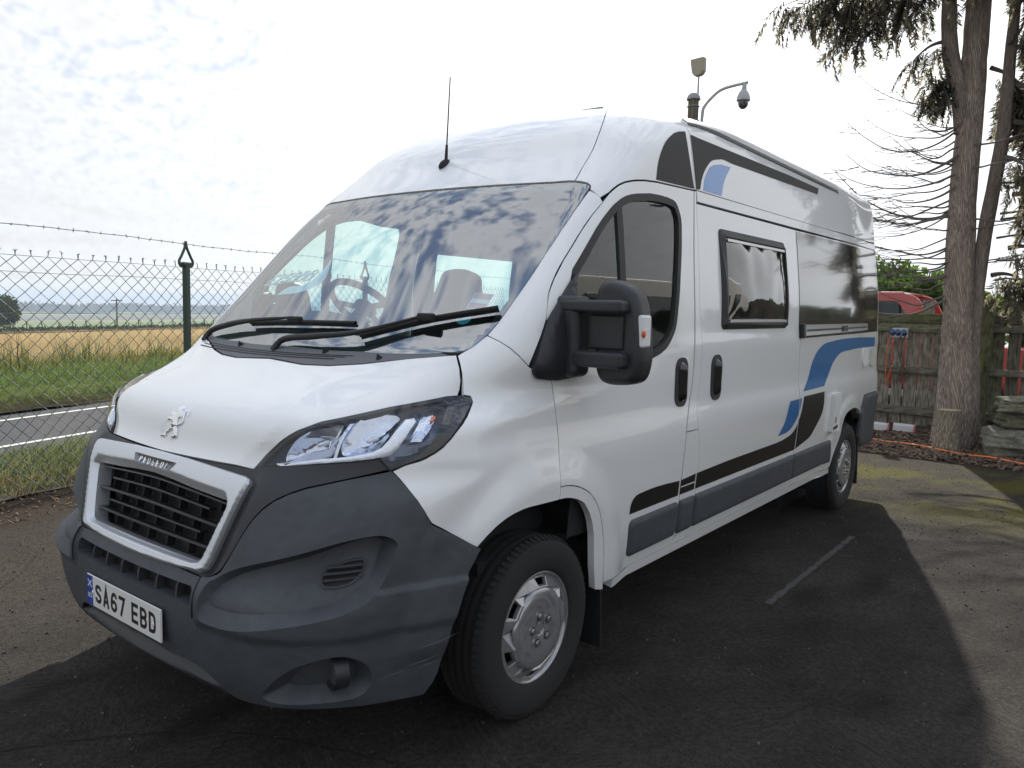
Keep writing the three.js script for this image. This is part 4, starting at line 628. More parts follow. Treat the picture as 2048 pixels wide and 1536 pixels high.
    decal('blue_flash', OUT.topBlue, M.skyBlue, van, 'S');
    // outside fittings
    const heaterO = roundedRect(4.455, 0.665, 4.605, 0.945, 0.012, 3), heater = P('service_cover', heaterO, { cell: [0.03, 0.03], off: 0.030, lip: 0.03, gap: 0 }, M.white, rear);
    P('cover_catch', [[4.475, 0.690], [4.56, 0.690], [4.56, 0.715], [4.475, 0.705]], { off: 0.036, lip: 0.008, gap: 0 }, M.plasticSmooth, heater);
    P('cover_slot', [[4.50, 0.735], [4.525, 0.735], [4.525, 0.775], [4.50, 0.775]], { off: 0.0312, lip: 0, gap: 0 }, M.plasticSmooth, heater);
    P('water_cap', roundedRect(5.33, 1.095, 5.52, 1.245, 0.07, 6), { cell: [0.02, 0.02], off: 0.008, lip: 0.008, gap: 0 }, M.white, rear);
    P('power_inlet', roundedRect(5.62, 1.090, 5.79, 1.238, 0.015, 3), { cell: [0.04, 0.04], off: 0.016, lip: 0.016, gap: 0 }, std({ color: lin(0.55, 0.55, 0.48), roughness: 0.5 }), rear);
    const rl = (b0, b1, off, m, name) => P(name, [[2.30, b0], [4.78, b0 + 0.02], [4.78, b1 + 0.02], [2.30, b1]], { cell: [0.12, 0.02], off, lip: 0.02, gap: 0 }, m, van, 'S');
    rl(0.626, 0.656, 0.007, std({ color: lin(0.62, 0.62, 0.62), metalness: 0.35, roughness: 0.35 }), 'awning_rail'); rl(0.660, 0.668, 0.003, M.plasticSmooth, 'awning_rail_edge');
  } else {
    const o = roundedRect(2.30, 1.430, 3.262, 1.872, 0.03, 4);
    P('side_window', o, { holes: [inset(o, 0.04)], cell: [0.2, 0.1], off: 0.014, lip: 0.02, gap: 0 }, M.plasticSmooth, slide);
    P('window_pane', inset(o, 0.03), { cell: [0.2, 0.1], off: 0.006, lip: 0, gap: 0 }, M.sideGlass, slide);
  }
}
// ---------- wheels, arches, flaps, underside ----------
{
  const prof = [[0.195, -0.085], [0.208, -0.098], [0.225, -0.104], [0.258, -0.112], [0.290, -0.1125], [0.312, -0.106], [0.325, -0.096], [0.3315, -0.086], [0.3335, -0.075]];
  for (const z of [-0.052, -0.018, 0.018, 0.052]) prof.push([0.336, z - 0.0045], [0.329, z - 0.0035], [0.329, z + 0.0035], [0.336, z + 0.0045]);
  prof.push([0.3335, 0.075], [0.3315, 0.086], [0.325, 0.096], [0.318, 0.1015], [0.316, 0.1045], [0.305, 0.1085], [0.290, 0.1125], [0.262, 0.1135], [0.258, 0.1120], [0.240, 0.1100], [0.225, 0.106], [0.212, 0.099], [0.206, 0.088]);
  const tyreG = new THREE.LatheGeometry(prof.map(([r, h]) => new THREE.Vector2(r, h)), 96); tyreG.rotateX(Math.PI / 2);   // axle along z
  const blockG = []; for (let i = 0; i < 76; i++) { const a = (i / 76) * Math.PI * 2; for (const s of [-1, 1]) { const b = new THREE.BoxGeometry(0.014, 0.010, 0.030); b.rotateX(s * 0.5); b.translate(0, 0.3300, s * 0.0845); b.rotateZ(a); blockG.push(b); } }
  const shoulder = merge(blockG);
  const bolts = 5;
  function wheel(x, z, s) {
    const w = new THREE.Group(); w.name = 'wheel'; w.position.set(x, 0.336, z); if (s < 0) w.rotation.y = Math.PI; w.rotation.z = 0; van.add(w);
    part('tyre', tyreG, M.tyre, w); part('tread_block', shoulder, M.tyre, w).userData.kind = 'stuff';
    const rim = new THREE.LatheGeometry([[0.150, 0.035], [0.178, 0.040], [0.190, 0.075], [0.197, 0.092], [0.2045, 0.097], [0.2085, 0.094], [0.2095, 0.086], [0.205, 0.080]].map(([r, h]) => new THREE.Vector2(r, h)), 72); rim.rotateX(Math.PI / 2);
    part('rim', rim, M.capSilver, w);
    const disc = new THREE.CircleGeometry(0.19, 40); disc.translate(0, 0, 0.045); part('steel_wheel', disc, M.rubber, w);
    // wheel trim: a dished disc with six windows near its edge, five bolts
    const sh = new THREE.Shape(); sh.absarc(0, 0, 0.1975, 0, Math.PI * 2, false);
    for (let i = 0; i < 6; i++) {
      const c = Math.PI / 180 * (-157 + 60 * i), dA = 0.175, h = new THREE.Path(); const pt = (r, a) => [Math.cos(a) * r, Math.sin(a) * r];
      h.moveTo(...pt(0.184, c - dA)); for (let k = 1; k <= 6; k++) h.lineTo(...pt(0.184, c - dA + (2 * dA * k) / 6)); for (let k = 0; k <= 6; k++) h.lineTo(...pt(0.159, c + dA * 0.86 - (2 * dA * 0.86 * k) / 6)); h.closePath(); sh.holes.push(h);
    }
    const dishG = new THREE.ExtrudeGeometry(sh, { depth: 0.012, bevelEnabled: true, bevelThickness: 0.004, bevelSize: 0.004, bevelOffset: -0.004, bevelSegments: 3, curveSegments: 72 });
    { // finer: push the disc out towards the hub
      const p = dishG.attributes.position; for (let i = 0; i < p.count; i++) { const r = Math.hypot(p.getX(i), p.getY(i)); p.setZ(i, p.getZ(i) + 0.070 + 0.026 * sstep(0.195, 0.142, r)); } dishG.computeVertexNormals();
    }
    const trim = part('wheel_trim', dishG, M.capSilver, w);
    const dome = new THREE.LatheGeometry([[0.0, 0.110], [0.022, 0.110], [0.0235, 0.1075], [0.026, 0.1075], [0.028, 0.112], [0.05, 0.114], [0.085, 0.117], [0.118, 0.1155], [0.140, 0.111], [0.150, 0.104], [0.1515, 0.094]].reverse().map(([r, h]) => new THREE.Vector2(r, h)), 64); dome.rotateX(Math.PI / 2);
    part('trim_dome', dome, M.capSilver, w);
    for (let i = 0; i < bolts; i++) { const a = 0.5 + (i / bolts) * Math.PI * 2, b = new THREE.CylinderGeometry(0.0105, 0.0125, 0.014, 6); b.rotateX(Math.PI / 2); b.translate(Math.cos(a) * 0.052, Math.sin(a) * 0.052, 0.119); part('wheel_bolt', b, M.aluminium, w); const h = new THREE.TorusGeometry(0.0150, 0.0018, 6, 18); h.translate(Math.cos(a) * 0.052, Math.sin(a) * 0.052, 0.1148); part('bolt_ring', h, M.plastic, w); }
  }
  wheel(WHEEL_F[0], 0.888, 1); wheel(WHEEL_F[0], -0.888, -1); wheel(WHEEL_R[0], 0.885, 1); wheel(WHEEL_R[0], -0.885, -1);
  for (const s of [1, -1]) {
    for (const [cx, cy, r, z0, z1] of [[0.872, 0.395, 0.435, 0.60, 0.945], [4.96, 0.330, 0.47, 0.62, 0.955]]) {
      const c = new THREE.CylinderGeometry(r, r, z1 - z0, 36, 1, true, -0.25, Math.PI + 0.5); c.rotateX(Math.PI / 2); c.rotateZ(Math.PI / 2); c.translate(cx, cy, s * (z0 + z1) / 2);
      const d = new THREE.CircleGeometry(r, 36); d.translate(cx, cy, s * z0);
      part('arch_liner', merge([c, d]), M.black, van);
    }
    const f = (x, y0, y1, z0, z1, lean) => { const g = box(0.012, y1 - y0, z1 - z0, 0, (y0 + y1) / 2, s * (z0 + z1) / 2, 0.005, 2), p = g.attributes.position; for (let i = 0; i < p.count; i++) p.setX(i, p.getX(i) + x + lean * (y1 - p.getY(i))); return g; };
    part('mud_flap', f(1.385, 0.10, 0.52, 0.76, 0.990, 0.05), M.rubber, van);
    part('mud_flap', f(5.34, 0.13, 0.62, 0.76, 0.985, 0.12), M.rubber, van);
    part('suspension', merge([box(0.10, 0.10, 0.5, 0.95, 0.30, s * 0.45, 0.02), box(0.12, 0.12, 0.5, 4.98, 0.33, s * 0.45, 0.02)]), M.black, van);
  }
  part('underbody', merge([box(4.0, 0.10, 1.5, 2.9, 0.42, 0, 0.02), box(0.9, 0.10, 1.1, 5.45, 0.46, 0, 0.02), box(0.9, 0.12, 1.0, 0.55, 0.36, 0, 0.02), box(0.9, 0.18, 0.5, 2.4, 0.36, -0.5, 0.03), box(0.03, 1.0, 1.6, 0.70, 0.85, 0, 0)]), M.black, van);
  // tail: closes the body
  const sec = []; for (let i = 0; i <= 40; i++) { const b = -2.02 + (4.04 * i) / 40, p = CHARTS.S(BACK - 0.03, b); sec.push(new THREE.Vector2(p.z * 0.985, p.y - 0.012)); }
  sec.push(new THREE.Vector2(0.9, 0.42), new THREE.Vector2(-0.9, 0.42));
  const lowY = 0.42, ring = sec.slice(0, 41).filter((p) => p.y > lowY); ring.push(new THREE.Vector2(0.92, lowY), new THREE.Vector2(-0.92, lowY));
  const tail = new THREE.ExtrudeGeometry(new THREE.Shape(ring), { depth: 0.03, bevelEnabled: true, bevelThickness: 0.015, bevelSize: 0.02, bevelOffset: -0.02, bevelSegments: 3 }); alongX(tail); tail.translate(BACK - 0.035, 0, 0);
  part('rear_door', tail, M.paint, van);
  part('rear_bumper', box(0.14, 0.22, 1.9, BACK, 0.50, 0, 0.05, 4), M.plastic, van);
}
// ---------- roof fittings ----------
{
  const a = at('S', 1.462, 0, 0.0).p, base = new THREE.SphereGeometry(0.030, 18, 10, 0, Math.PI * 2, 0, Math.PI / 2); base.scale(1.35, 0.75, 0.7); base.rotateZ(0.62); base.translate(a.x, a.y, 0);
  const top = V(a.x + 0.030, a.y + 0.41, 0), foot = V(a.x + 0.01, a.y + 0.015, 0), mid = foot.clone().lerp(top, 0.2);
  part('aerial', merge([base, rod(foot, mid, 0.0085, 0.006, 10), rod(mid, top, 0.0034, 0.0026, 8)]), M.black, van);
  part('roof_vent', merge([box(0.36, 0.045, 0.30, 2.64, 2.602, 0.10, 0.02, 3), box(0.40, 0.03, 0.34, 2.64, 2.562, 0.10, 0.01, 2)]), std({ color: lin(0.22, 0.26, 0.27), roughness: 0.4 }), van);
}
// ---------- inside the cab ----------
{
  const dashG = [], n = 24;
  const d = new RoundedBoxGeometry(0.42, 0.34, 1.66, 4, 0.07); d.translate(1.02, 1.20, 0); dashG.push(d);
  const hood = new RoundedBoxGeometry(0.30, 0.15, 0.44, 4, 0.06); hood.rotateZ(-0.12); hood.translate(1.06, 1.385, -0.42); dashG.push(hood);
  const shelf = new RoundedBoxGeometry(0.30, 0.04, 1.60, 3, 0.018); shelf.rotateZ(0.1); shelf.translate(0.84, 1.335, 0); dashG.push(shelf);
  dashG.push(box(0.5, 0.5, 1.64, 0.98, 0.85, 0, 0.05));
  part('dashboard', merge(dashG), M.dash, van);
  const ringG = new THREE.TorusGeometry(0.195, 0.017, 12, 44), hub = new THREE.SphereGeometry(0.062, 18, 12); hub.scale(1, 1, 0.5);
  const spokes = [0.2, Math.PI - 0.2, -Math.PI / 2].map((q) => { const s = box(0.15, 0.034, 0.018, 0.10, 0, 0, 0.008); s.rotateZ(q); return s; });
  const wheelG = merge([ringG, hub, ...spokes]); wheelG.rotateY(Math.PI / 2); wheelG.rotateZ(0.86); wheelG.translate(1.345, 1.485, -0.42);
  part('steering_wheel', merge([wheelG, rod(V(1.345, 1.485, -0.42), V(1.05, 1.24, -0.42), 0.035)]), M.dash, van);
  for (const z of [-0.44, 0.44]) {
    const seat = new THREE.Group(); seat.name = 'cab_seat'; van.add(seat);
    const o = smoothPath([[-0.245, 1.00], [-0.25, 1.30], [-0.235, 1.50], [-0.17, 1.60], [-0.13, 1.68], [-0.10, 1.765], [0, 1.785], [0.10, 1.765], [0.13, 1.68], [0.17, 1.60], [0.235, 1.50], [0.25, 1.30], [0.245, 1.00], [0, 0.97]], 4);
    const back = new THREE.ExtrudeGeometry(new THREE.Shape(o.map(([zz, y]) => new THREE.Vector2(zz, y - 1.0))), { depth: 0.06, bevelEnabled: true, bevelThickness: 0.05, bevelSize: 0.045, bevelOffset: -0.045, bevelSegments: 5 });
    alongX(back); back.rotateZ(-0.22); back.translate(1.90, 0.95, z);
    part('backrest', back, M.seat, seat);
    part('seat_cushion', box(0.52, 0.16, 0.50, 1.70, 0.90, z, 0.06, 4), M.seat, seat);
    part('seat_box', box(0.40, 0.5, 0.42, 1.75, 0.58, z, 0.02), M.dash, seat);
  }
  part('roof_bow', panel('S', mirroredB([[1.36, 0], [1.40, 0.60], [1.435, 0.80], [1.47, 0.93], [1.9, 0.97], [2.31, 0.97], [2.31, 0]]), { cell: [0.05, 0.05], off: -0.012, lip: 0, gap: 0 }), M.lining, van);
  const lin1 = panel('S', mirroredB([[1.47, 0], [1.56, 0.78], [1.9, 0.93], [3.98, 0.93], [3.98, 0]]), { cell: [0.15, 0.06], off: -0.045, lip: -0.035, gap: 0 });
  part('headlining', lin1, M.lining, van);
  const wallO = [[2.20, 0.62], [3.98, 0.62], [3.98, 2.06], [2.20, 2.06]];
  part('side_lining', panel('L', wallO, { cell: [0.2, 0.06], off: -0.05, lip: 0, gap: 0 }), M.lining, van);
  part('side_lining', otherSide(panel('L', wallO, { holes: [roundedRect(2.33, 1.46, 3.232, 1.845, 0.03, 4)], cell: [0.2, 0.06], off: -0.05, lip: 0.03, gap: 0 })), M.lining, van);
  const doorCard = panel('L', [[1.15, 0.62], [2.19, 0.62], [2.19, 1.26], [1.15, 1.30]], { cell: [0.2, 0.06], off: -0.05, lip: 0, gap: 0 });
  both('door_card', doorCard, M.dash, van);
  part('cab_floor', box(3.3, 0.04, 1.8, 2.35, 0.60, 0, 0), M.lining, van);
  part('bulkhead', box(0.04, 1.8, 1.72, 4.0, 1.5, 0, 0), M.lining, van);
}
// ---------- the ground ----------
// The wire fence, the road and the field run side by side: u along them, w away from the van's far side.
const DU = [0.957, -0.290], along = (u, w) => [DU[0] * u - 0.290 * w, DU[1] * u - 0.957 * w];
const fall = pchip([[-300, 0], [13, 0], [30, -0.75], [95, -4.0], [330, -13.2], [1180, -30.5], [1500, -37], [2600, -80]]);
function strip(u0, u1, w0, w1, nu, nw, lift, tint, uvScale = 1, bump) {
  const pos = [], uv = [], col = [], idx = [];
  for (let j = 0; j <= nw; j++) for (let i = 0; i <= nu; i++) {
    const u = u0 + ((u1 - u0) * i) / nu, w = w0 + ((w1 - w0) * j) / nw, [x, z] = along(u, w);
    pos.push(x, fall(w) + lift + (bump ? bump(u, w) : 0), z); uv.push(u * uvScale, w * uvScale); if (tint) col.push(...tint(u, w, x, z));
  }
  for (let j = 0; j < nw; j++) for (let i = 0; i < nu; i++) { const a = j * (nu + 1) + i, b = a + nu + 1; idx.push(a, b, a + 1, a + 1, b, b + 1); }
  const g = new THREE.BufferGeometry(); g.setIndex(idx); g.setAttribute('position', new THREE.Float32BufferAttribute(pos, 3)); g.setAttribute('uv', new THREE.Float32BufferAttribute(uv, 2)); if (tint) g.setAttribute('color', new THREE.Float32BufferAttribute(col, 3)); g.computeVertexNormals();
  const nn = g.attributes.normal; let s = 0; for (let i = 0; i < nn.count; i += 7) s += nn.getY(i); if (s < 0) { swapWinding(g); g.computeVertexNormals(); }
  return g;
}
const stones = fieldTexture(1024, (u, v) => { const n = tileNoise(u, v, 26, 2) * 0.10 + tileNoise(u, v, 90, 6) * 0.12 + tileNoise(u, v, 240, 3) * 0.16, s = rnd(); const k = s > 0.9975 ? 2.0 : s > 0.985 ? 1.35 : 1; const b = (0.58 + n * 1.55 + (rnd() - 0.5) * 0.26) * k; return [toS(b * 1.0), toS(b * 0.99), toS(b * 0.97)]; }, true);
const stonesBump = fieldTexture(1024, (u, v) => 0.5 + tileNoise(u, v, 60, 8) * 0.16 + tileNoise(u, v, 190, 5) * 0.22 + (rnd() - 0.5) * 0.25);
const soilMap = fieldTexture(512, (u, v) => { const b = 0.66 + tileNoise(u, v, 12, 2) * 0.25 + tileNoise(u, v, 60, 3) * 0.35 + (rnd() - 0.5) * 0.3; return [toS(b), toS(b * 0.96), toS(b * 0.9)]; }, true);
structure('ground', strip(-400, 2500, -300, 2600, 60, 120, -0.05, null), std({ color: lin(0.07, 0.075, 0.045), roughness: 1 }));
{
  const spots = [[1.9, 1.95, 0.16, 0.09], [2.05, 2.25, 0.10, 0.06], [2.45, 1.52, 0.12, 0.05], [2.85, 1.40, 0.20, 0.08], [1.0, 1.9, 0.22, 0.06], [3.3, 1.6, 0.25, 0.10], [0.2, 0.1, 0.3, 0.10], [-0.1, -0.55, 0.25, 0.05]];
  const tint = (u, w, x, z) => {
    const n = fbm2(x * 0.55, z * 0.55, 4), m = fbm2(x * 2.3 + 9, z * 2.3, 4), f = fbm2(x * 7, z * 7 + 4, 3);
    let c = [0.077, 0.068, 0.061].map((q) => q * (1 + 0.38 * n + 0.26 * m + 0.26 * f));
    const mixIn = (t, k) => { c = c.map((q, i) => q + (t[i] - q) * k); };
    mixIn([0.092, 0.074, 0.056], sstep(-0.7, -2.2, z) * 0.75 * (0.7 + 0.5 * m));                                 // dusty, trodden side by the wire fence
    mixIn([0.070, 0.050, 0.034], sstep(2.55, 2.95, w + m * 0.3) * sstep(6.5, 4.5, x) * 0.9);                      // dirt under the fence
    mixIn([0.074, 0.062, 0.038], sstep(4.4, 6.2, x) * 0.65);
    mixIn([0.145, 0.132, 0.022], sstep(-0.02, 0.34, n + 0.65 * m + 0.06) * sstep(4.6, 6.0, x) * sstep(8.6, 7.9, x) * 0.85);        // moss
    mixIn([0.060, 0.042, 0.030], sstep(7.5, 8.2, x + 0.25 * m) * 0.9);                                            // bark litter by the wooden fence
    for (const [sx, sz, a, b] of spots) { const d = Math.hypot((x - sx) / a, (z - sz) / b); if (d < 1.6) mixIn([0.026, 0.024, 0.022], sstep(1.3, 0.3, d + 0.35 * f) * 0.75); }
    return c;
  };
  structure('yard', strip(-14, 26, -16, 3.35, 330, 230, 0, tint, 1.15, null), phys({ vertexColors: true, map: stones, bumpMap: stonesBump, bumpScale: 0.012, roughness: 1, specularIntensity: 0.3 }));
  structure('painted_line', (() => { const pos = [], col = [], idx = []; for (let i = 0; i <= 60; i++) { const x = 2.62 + (1.62 * i) / 60, w = 0.026 * (0.5 + 0.6 * Math.abs(noise2(i * 0.23, 4)) + 0.25 * noise2(i * 0.9, 8)), k = 0.088 + 0.02 * noise2(i * 0.4, 2); for (const s of [-1, 0, 1]) { pos.push(x, 0.004, 1.262 + s * w); const q = s ? 0.075 : k; col.push(q, q * 0.96, q * 0.92); } if (i) { const o = 3 * i; for (const d of [0, 1]) idx.push(o - 3 + d, o - 2 + d, o + d, o - 2 + d, o + 1 + d, o + d); } } const g = new THREE.BufferGeometry(); g.setIndex(idx); g.setAttribute('position', new THREE.Float32BufferAttribute(pos, 3)); g.setAttribute('color', new THREE.Float32BufferAttribute(col, 3)); g.computeVertexNormals(); return g; })(), phys({ vertexColors: true, roughness: 1, specularIntensity: 0.25 }));
  const crack = (pts, wd) => { const c = new THREE.CatmullRomCurve3(pts.map(([x, z]) => V(x, 0, z))).getPoints(120), pos = [], idx = []; c.forEach((p, i) => { const q = c[Math.min(i + 1, c.length - 1)], o = c[Math.max(i - 1, 0)], d = q.clone().sub(o).normalize(), w = wd * (0.35 + 0.9 * Math.abs(noise2(i * 0.21, wd * 900))), jx = 0.012 * noise2(i * 0.35, 3), jz = 0.012 * noise2(i * 0.35, 9); for (const s of [-1, 1]) pos.push(p.x + jx - d.z * w * s, 0.0035 + 0.012 * fbm2(0, 0, 2) * 0, p.z + jz + d.x * w * s); if (i) idx.push(2 * i - 2, 2 * i - 1, 2 * i, 2 * i - 1, 2 * i + 1, 2 * i); }); const g = new THREE.BufferGeometry(); g.setIndex(idx); g.setAttribute('position', new THREE.Float32BufferAttribute(pos, 3)); g.computeVertexNormals(); return g; };
  const crackM = std({ color: lin(0.012, 0.011, 0.010), roughness: 1 });
  for (const [pts, wd] of [[[[-0.6, -0.35], [-0.15, -0.05], [0.15, 0.25], [0.42, 0.95], [0.5, 1.6]], 0.006], [[[0.15, 0.25], [-0.2, 0.45], [-0.55, 0.5]], 0.004], [[[1.5, 1.7], [2.1, 1.85], [2.6, 1.7], [3.4, 1.75]], 0.004], [[[-0.3, -1.6], [0.2, -1.9], [0.5, -2.3]], 0.005], [[[3.9, 1.9], [4.6, 1.7], [5.6, 2.0]], 0.005]]) structure('tarmac_crack', crack(pts, wd), crackM);
  const vt = (u, w) => { const n = fbm2(u * 0.7, w * 0.9, 4); const e = Math.min(w - 3.3, 4.6 - w); const k = sstep(0.0, 0.5, e + 0.25 * n); return [0.075 + (0.075 - 0.075) * k, 0.058 + (0.085 - 0.058) * k, 0.042 + (0.030 - 0.042) * k]; };
  structure('verge', strip(-14, 60, 3.30, 4.60, 300, 14, 0.004, vt, 1, (u, w) => 0.03 * fbm2(u, w, 3)), std({ vertexColors: true, map: again(soilMap, 1, 1), roughness: 1 }));
  structure('road', strip(-30, 140, 4.55, 7.20, 170, 8, 0.010, (u, w) => { const k = 1 + 0.18 * fbm2(u * 0.3, w * 2, 3); return [0.070 * k, 0.072 * k, 0.080 * k]; }, 0.8), std({ vertexColors: true, map: stones, bumpMap: stonesBump, bumpScale: 0.004, roughness: 0.9 }));
  for (const [w, wd] of [[5.20, 0.075], [6.72, 0.075]]) structure('road_marking', strip(-30, 140, w, w + wd, 170, 1, 0.014, (u) => { const k = 0.62 + 0.12 * fbm2(u * 2, w, 3); return [k, k, k * 0.95]; }), std({ vertexColors: true, roughness: 0.8 }));
  structure('far_verge', strip(-30, 160, 7.12, 11.6, 200, 24, 0.02, (u, w) => { const e = sstep(7.12, 7.7, w + 0.15 * fbm2(u * 2, 1, 2)); return [0.045 + 0.055 * e, 0.036 + 0.095 * e, 0.022 + 0.012 * e]; }, 0.7, (u, w) => 0.16 * sstep(7.12, 7.6, w) + 0.05 * fbm2(u * 0.8, w, 3)), phys({ vertexColors: true, map: soilMap, roughness: 1, specularIntensity: 0.1 }));
  structure('wheat_field', strip(-60, 330, 11.5, 95, 240, 80, 0.10, (u, w) => { const k = 1 + 0.16 * fbm2(u * 0.05, w * 0.16, 3) + 0.13 * fbm2(u * 0.3, w * 0.9, 3); return [0.50 * k, 0.40 * k, 0.215 * k]; }, 0.4), phys({ vertexColors: true, map: soilMap, roughness: 1, specularIntensity: 0.1 }));
  structure('far_field', strip(-100, 900, 97, 330, 40, 30, 0.15, (u, w) => { const k = 1 + 0.1 * fbm2(u * 0.01, w * 0.03, 3); const gold = w < 185 ? 1 : 0; return gold ? [0.46 * k, 0.35 * k, 0.16 * k] : [0.16 * k, 0.22 * k, 0.10 * k]; }, 0.1), phys({ vertexColors: true, roughness: 1, specularIntensity: 0.1 }));
  // the far side of the valley, fields and woods fading into the air
  const hillG = strip(-300, 2600, 330, 1500, 160, 60, 0.2, (u, w) => { const a = Math.floor((u + 37 * noise2(u * 0.004, w * 0.004)) / 170), b = Math.floor(w / 190), k = 0.5 + 0.5 * noise2(a * 7.1, b * 5.3); const wood = sstep(1080, 1120, w) ; return [0.13 + 0.10 * k - 0.09 * wood, 0.18 + 0.05 * k - 0.09 * wood, 0.09 + 0.02 * k - 0.05 * wood]; }, 0.01, (u, w) => 7 * fbm2(u * 0.0022, w * 0.0016, 3) * sstep(330, 700, w));
  structure('hills', hillG, phys({ vertexColors: true, roughness: 1, specularIntensity: 0.1 }));
}
// ---------- plants ----------
const leafMat = (r, g, b, t = 0.35) => phys({ color: lin(r, g, b), roughness: 1, specularIntensity: 0.15, transmission: t, side: THREE.DoubleSide });
function tuft(n, h, spread, lean, wd) {        // a few bent blades
  const pos = [], nor = [], idx = [];
  for (let i = 0; i < n; i++) {
    const a = rnd() * 6.28, r = rnd() * spread, bx = Math.cos(a) * r, bz = Math.sin(a) * r, d = rnd() * 6.28, L = h * (0.6 + 0.6 * rnd()), k = lean * (0.4 + rnd()), px = -Math.sin(d) * wd, pz = Math.cos(d) * wd, o = pos.length / 3;
    for (const [t, wk] of [[0, 1], [0.55, 0.8], [1, 0.08]]) { const off = k * t * t * L, x = bx + Math.cos(d) * off, z = bz + Math.sin(d) * off, y = L * t * (1 - 0.25 * k * t); for (const s of [-1, 1]) { pos.push(x + px * wk * s, y, z + pz * wk * s); nor.push(Math.cos(d) * 0.3, 0.9, Math.sin(d) * 0.3); } }
    for (const b of [0, 2]) idx.push(o + b, o + b + 1, o + b + 2, o + b + 1, o + b + 3, o + b + 2);
  }
  const g = new THREE.BufferGeometry(); g.setIndex(idx); g.setAttribute('position', new THREE.Float32BufferAttribute(pos, 3)); g.setAttribute('normal', new THREE.Float32BufferAttribute(nor, 3)); return g;
}
function scatter(name, geometry, material, n, place, parent) {     // place() returns [x, y, z, size, r, g, b, tilt]
  const m = new THREE.InstancedMesh(geometry, material, n), q = new THREE.Quaternion(), e = new THREE.Euler(), mat = new THREE.Matrix4(), c = new THREE.Color();
  for (let i = 0; i < n; i++) { const [x, y, z, s, r, g, b, tilt = 0, sy = 1] = place(i); e.set((rnd() - 0.5) * tilt, rnd() * 6.28, (rnd() - 0.5) * tilt); mat.compose(V(x, y, z), q.setFromEuler(e), V(s, s * sy, s)); m.setMatrixAt(i, mat); m.setColorAt(i, c.setRGB(r, g, b)); }
  m.name = name; return m;
}
{
  const g1 = tuft(9, 0.16, 0.09, 0.7, 0.0035), g2 = tuft(9, 0.34, 0.12, 0.5, 0.005), g3 = tuft(8, 0.55, 0.10, 0.35, 0.004);
  const m = leafMat(1, 1, 1, 0.4);
  stuff(scatter('verge_grass', g1, m, 9000, () => { const w = 3.32 + 1.25 * rnd() ** 0.8, u = -1 + 16 * rnd(), [x, z] = along(u, w), k = fbm2(u * 0.8, w, 3), dry = sstep(3.9, 3.3, w + k * 0.7); return [x, 0, z, 0.55 + rnd() * 0.75 * (0.6 + 0.5 * sstep(3.4, 4.1, w)), 0.085 + 0.10 * dry + 0.04 * rnd(), 0.110 - 0.01 * dry + 0.04 * rnd(), 0.024 + 0.02 * rnd(), 0.3]; }), 'short rough grass between the wire fence and the road', 'grass');
  stuff(scatter('bank_grass', g2, m, 17000, () => { const t = rnd(), w = 7.2 + 4.6 * t, u = -1 + 34 * rnd() ** 1.3, [x, z] = along(u, w), k = fbm2(u * 0.5, w * 0.6, 3), dry = sstep(9.6, 11.6, w + k * 1.5); return [x, 0.14, z, (0.35 + 0.6 * rnd()) * (0.45 + 0.45 * sstep(7.1, 9.0, w)), 0.115 + 0.12 * dry + 0.05 * rnd(), 0.180 + 0.015 * dry + 0.05 * rnd(), 0.030 + 0.03 * rnd(), 0.3]; }), 'lush green grass on the far side of the road', 'grass');
  stuff(scatter('tall_weeds', g3, m, 750, () => { const w = 9.4 + 2.8 * rnd(), u = 1 + 30 * rnd() ** 1.2, [x, z] = along(u, w), k = rnd(); const dock = k > 0.93; return [x, 0.14, z, (0.5 + 0.8 * rnd()) * (dock ? 1.3 : 1), dock ? 0.10 : 0.075 + 0.05 * rnd(), dock ? 0.06 : 0.11 + 0.04 * rnd(), 0.022, 0.25]; }), 'tall weeds and seed heads along the field edge', 'weeds');
  const straw = tuft(10, 0.62, 0.16, 0.25, 0.004);
  stuff(scatter('wheat_stalks', straw, m, 26000, () => { const w = 11.4 + 42 * rnd() ** 1.9, u = -2 + (30 + w * 1.2) * rnd(), [x, z] = along(u, w), k = 1 + 0.25 * fbm2(u * 0.2, w * 0.4, 3); return [x, fall(w) + 0.05, z, (0.42 + 0.25 * rnd()) * (0.8 + w * 0.012), (0.57 + 0.14 * rnd()) * k, (0.445 + 0.10 * rnd()) * k, (0.235 + 0.07 * rnd()) * k, 0.15]; }), 'ripe golden wheat standing in the field', 'wheat');
  // hedge and trees beyond the field
  const blob = new THREE.IcosahedronGeometry(0.5, 0);
  const leafy = (name, label, cat, x, z, y, rx, ry, n, seed, tone = 1) => {
    const r = randomFrom(seed), t = thing(name, label, cat, [x, y, z]);
    part('trunk', limb([V(0, 0, 0), V(0.1, ry * 0.4, 0), V(0, ry * 0.8, 0.1)], [rx * 0.09, rx * 0.06, rx * 0.02], 7), std({ color: lin(0.05, 0.042, 0.035), roughness: 1 }), t);
    const lobes = []; for (let i = 0; i < 14; i++) lobes.push([(r() - 0.5) * 1.5 * rx, ry * (0.3 + 0.65 * r()), (r() - 0.5) * 1.5 * rx, rx * (0.3 + 0.25 * r())]);
    const c = scatter('crown', leafClump, leafMat(1, 1, 1, 0.25), n, () => { const L = lobes[Math.floor(r() * lobes.length)], a = r() * 6.28, b = Math.acos(2 * r() - 1), q = L[3] * (0.7 + 0.4 * r()), k = (0.7 + 0.6 * r()) * tone; return [L[0] + q * Math.sin(b) * Math.cos(a), Math.max(0.05 * ry, L[1] + q * Math.cos(b)), L[2] + q * Math.sin(b) * Math.sin(a), rx * 0.16 * (0.7 + 0.6 * r()), 0.040 * k, 0.062 * k, 0.020 * k, 6]; });
    c.userData = { kind: 'stuff' }; c.castShadow = true; t.add(c); return t;
  };
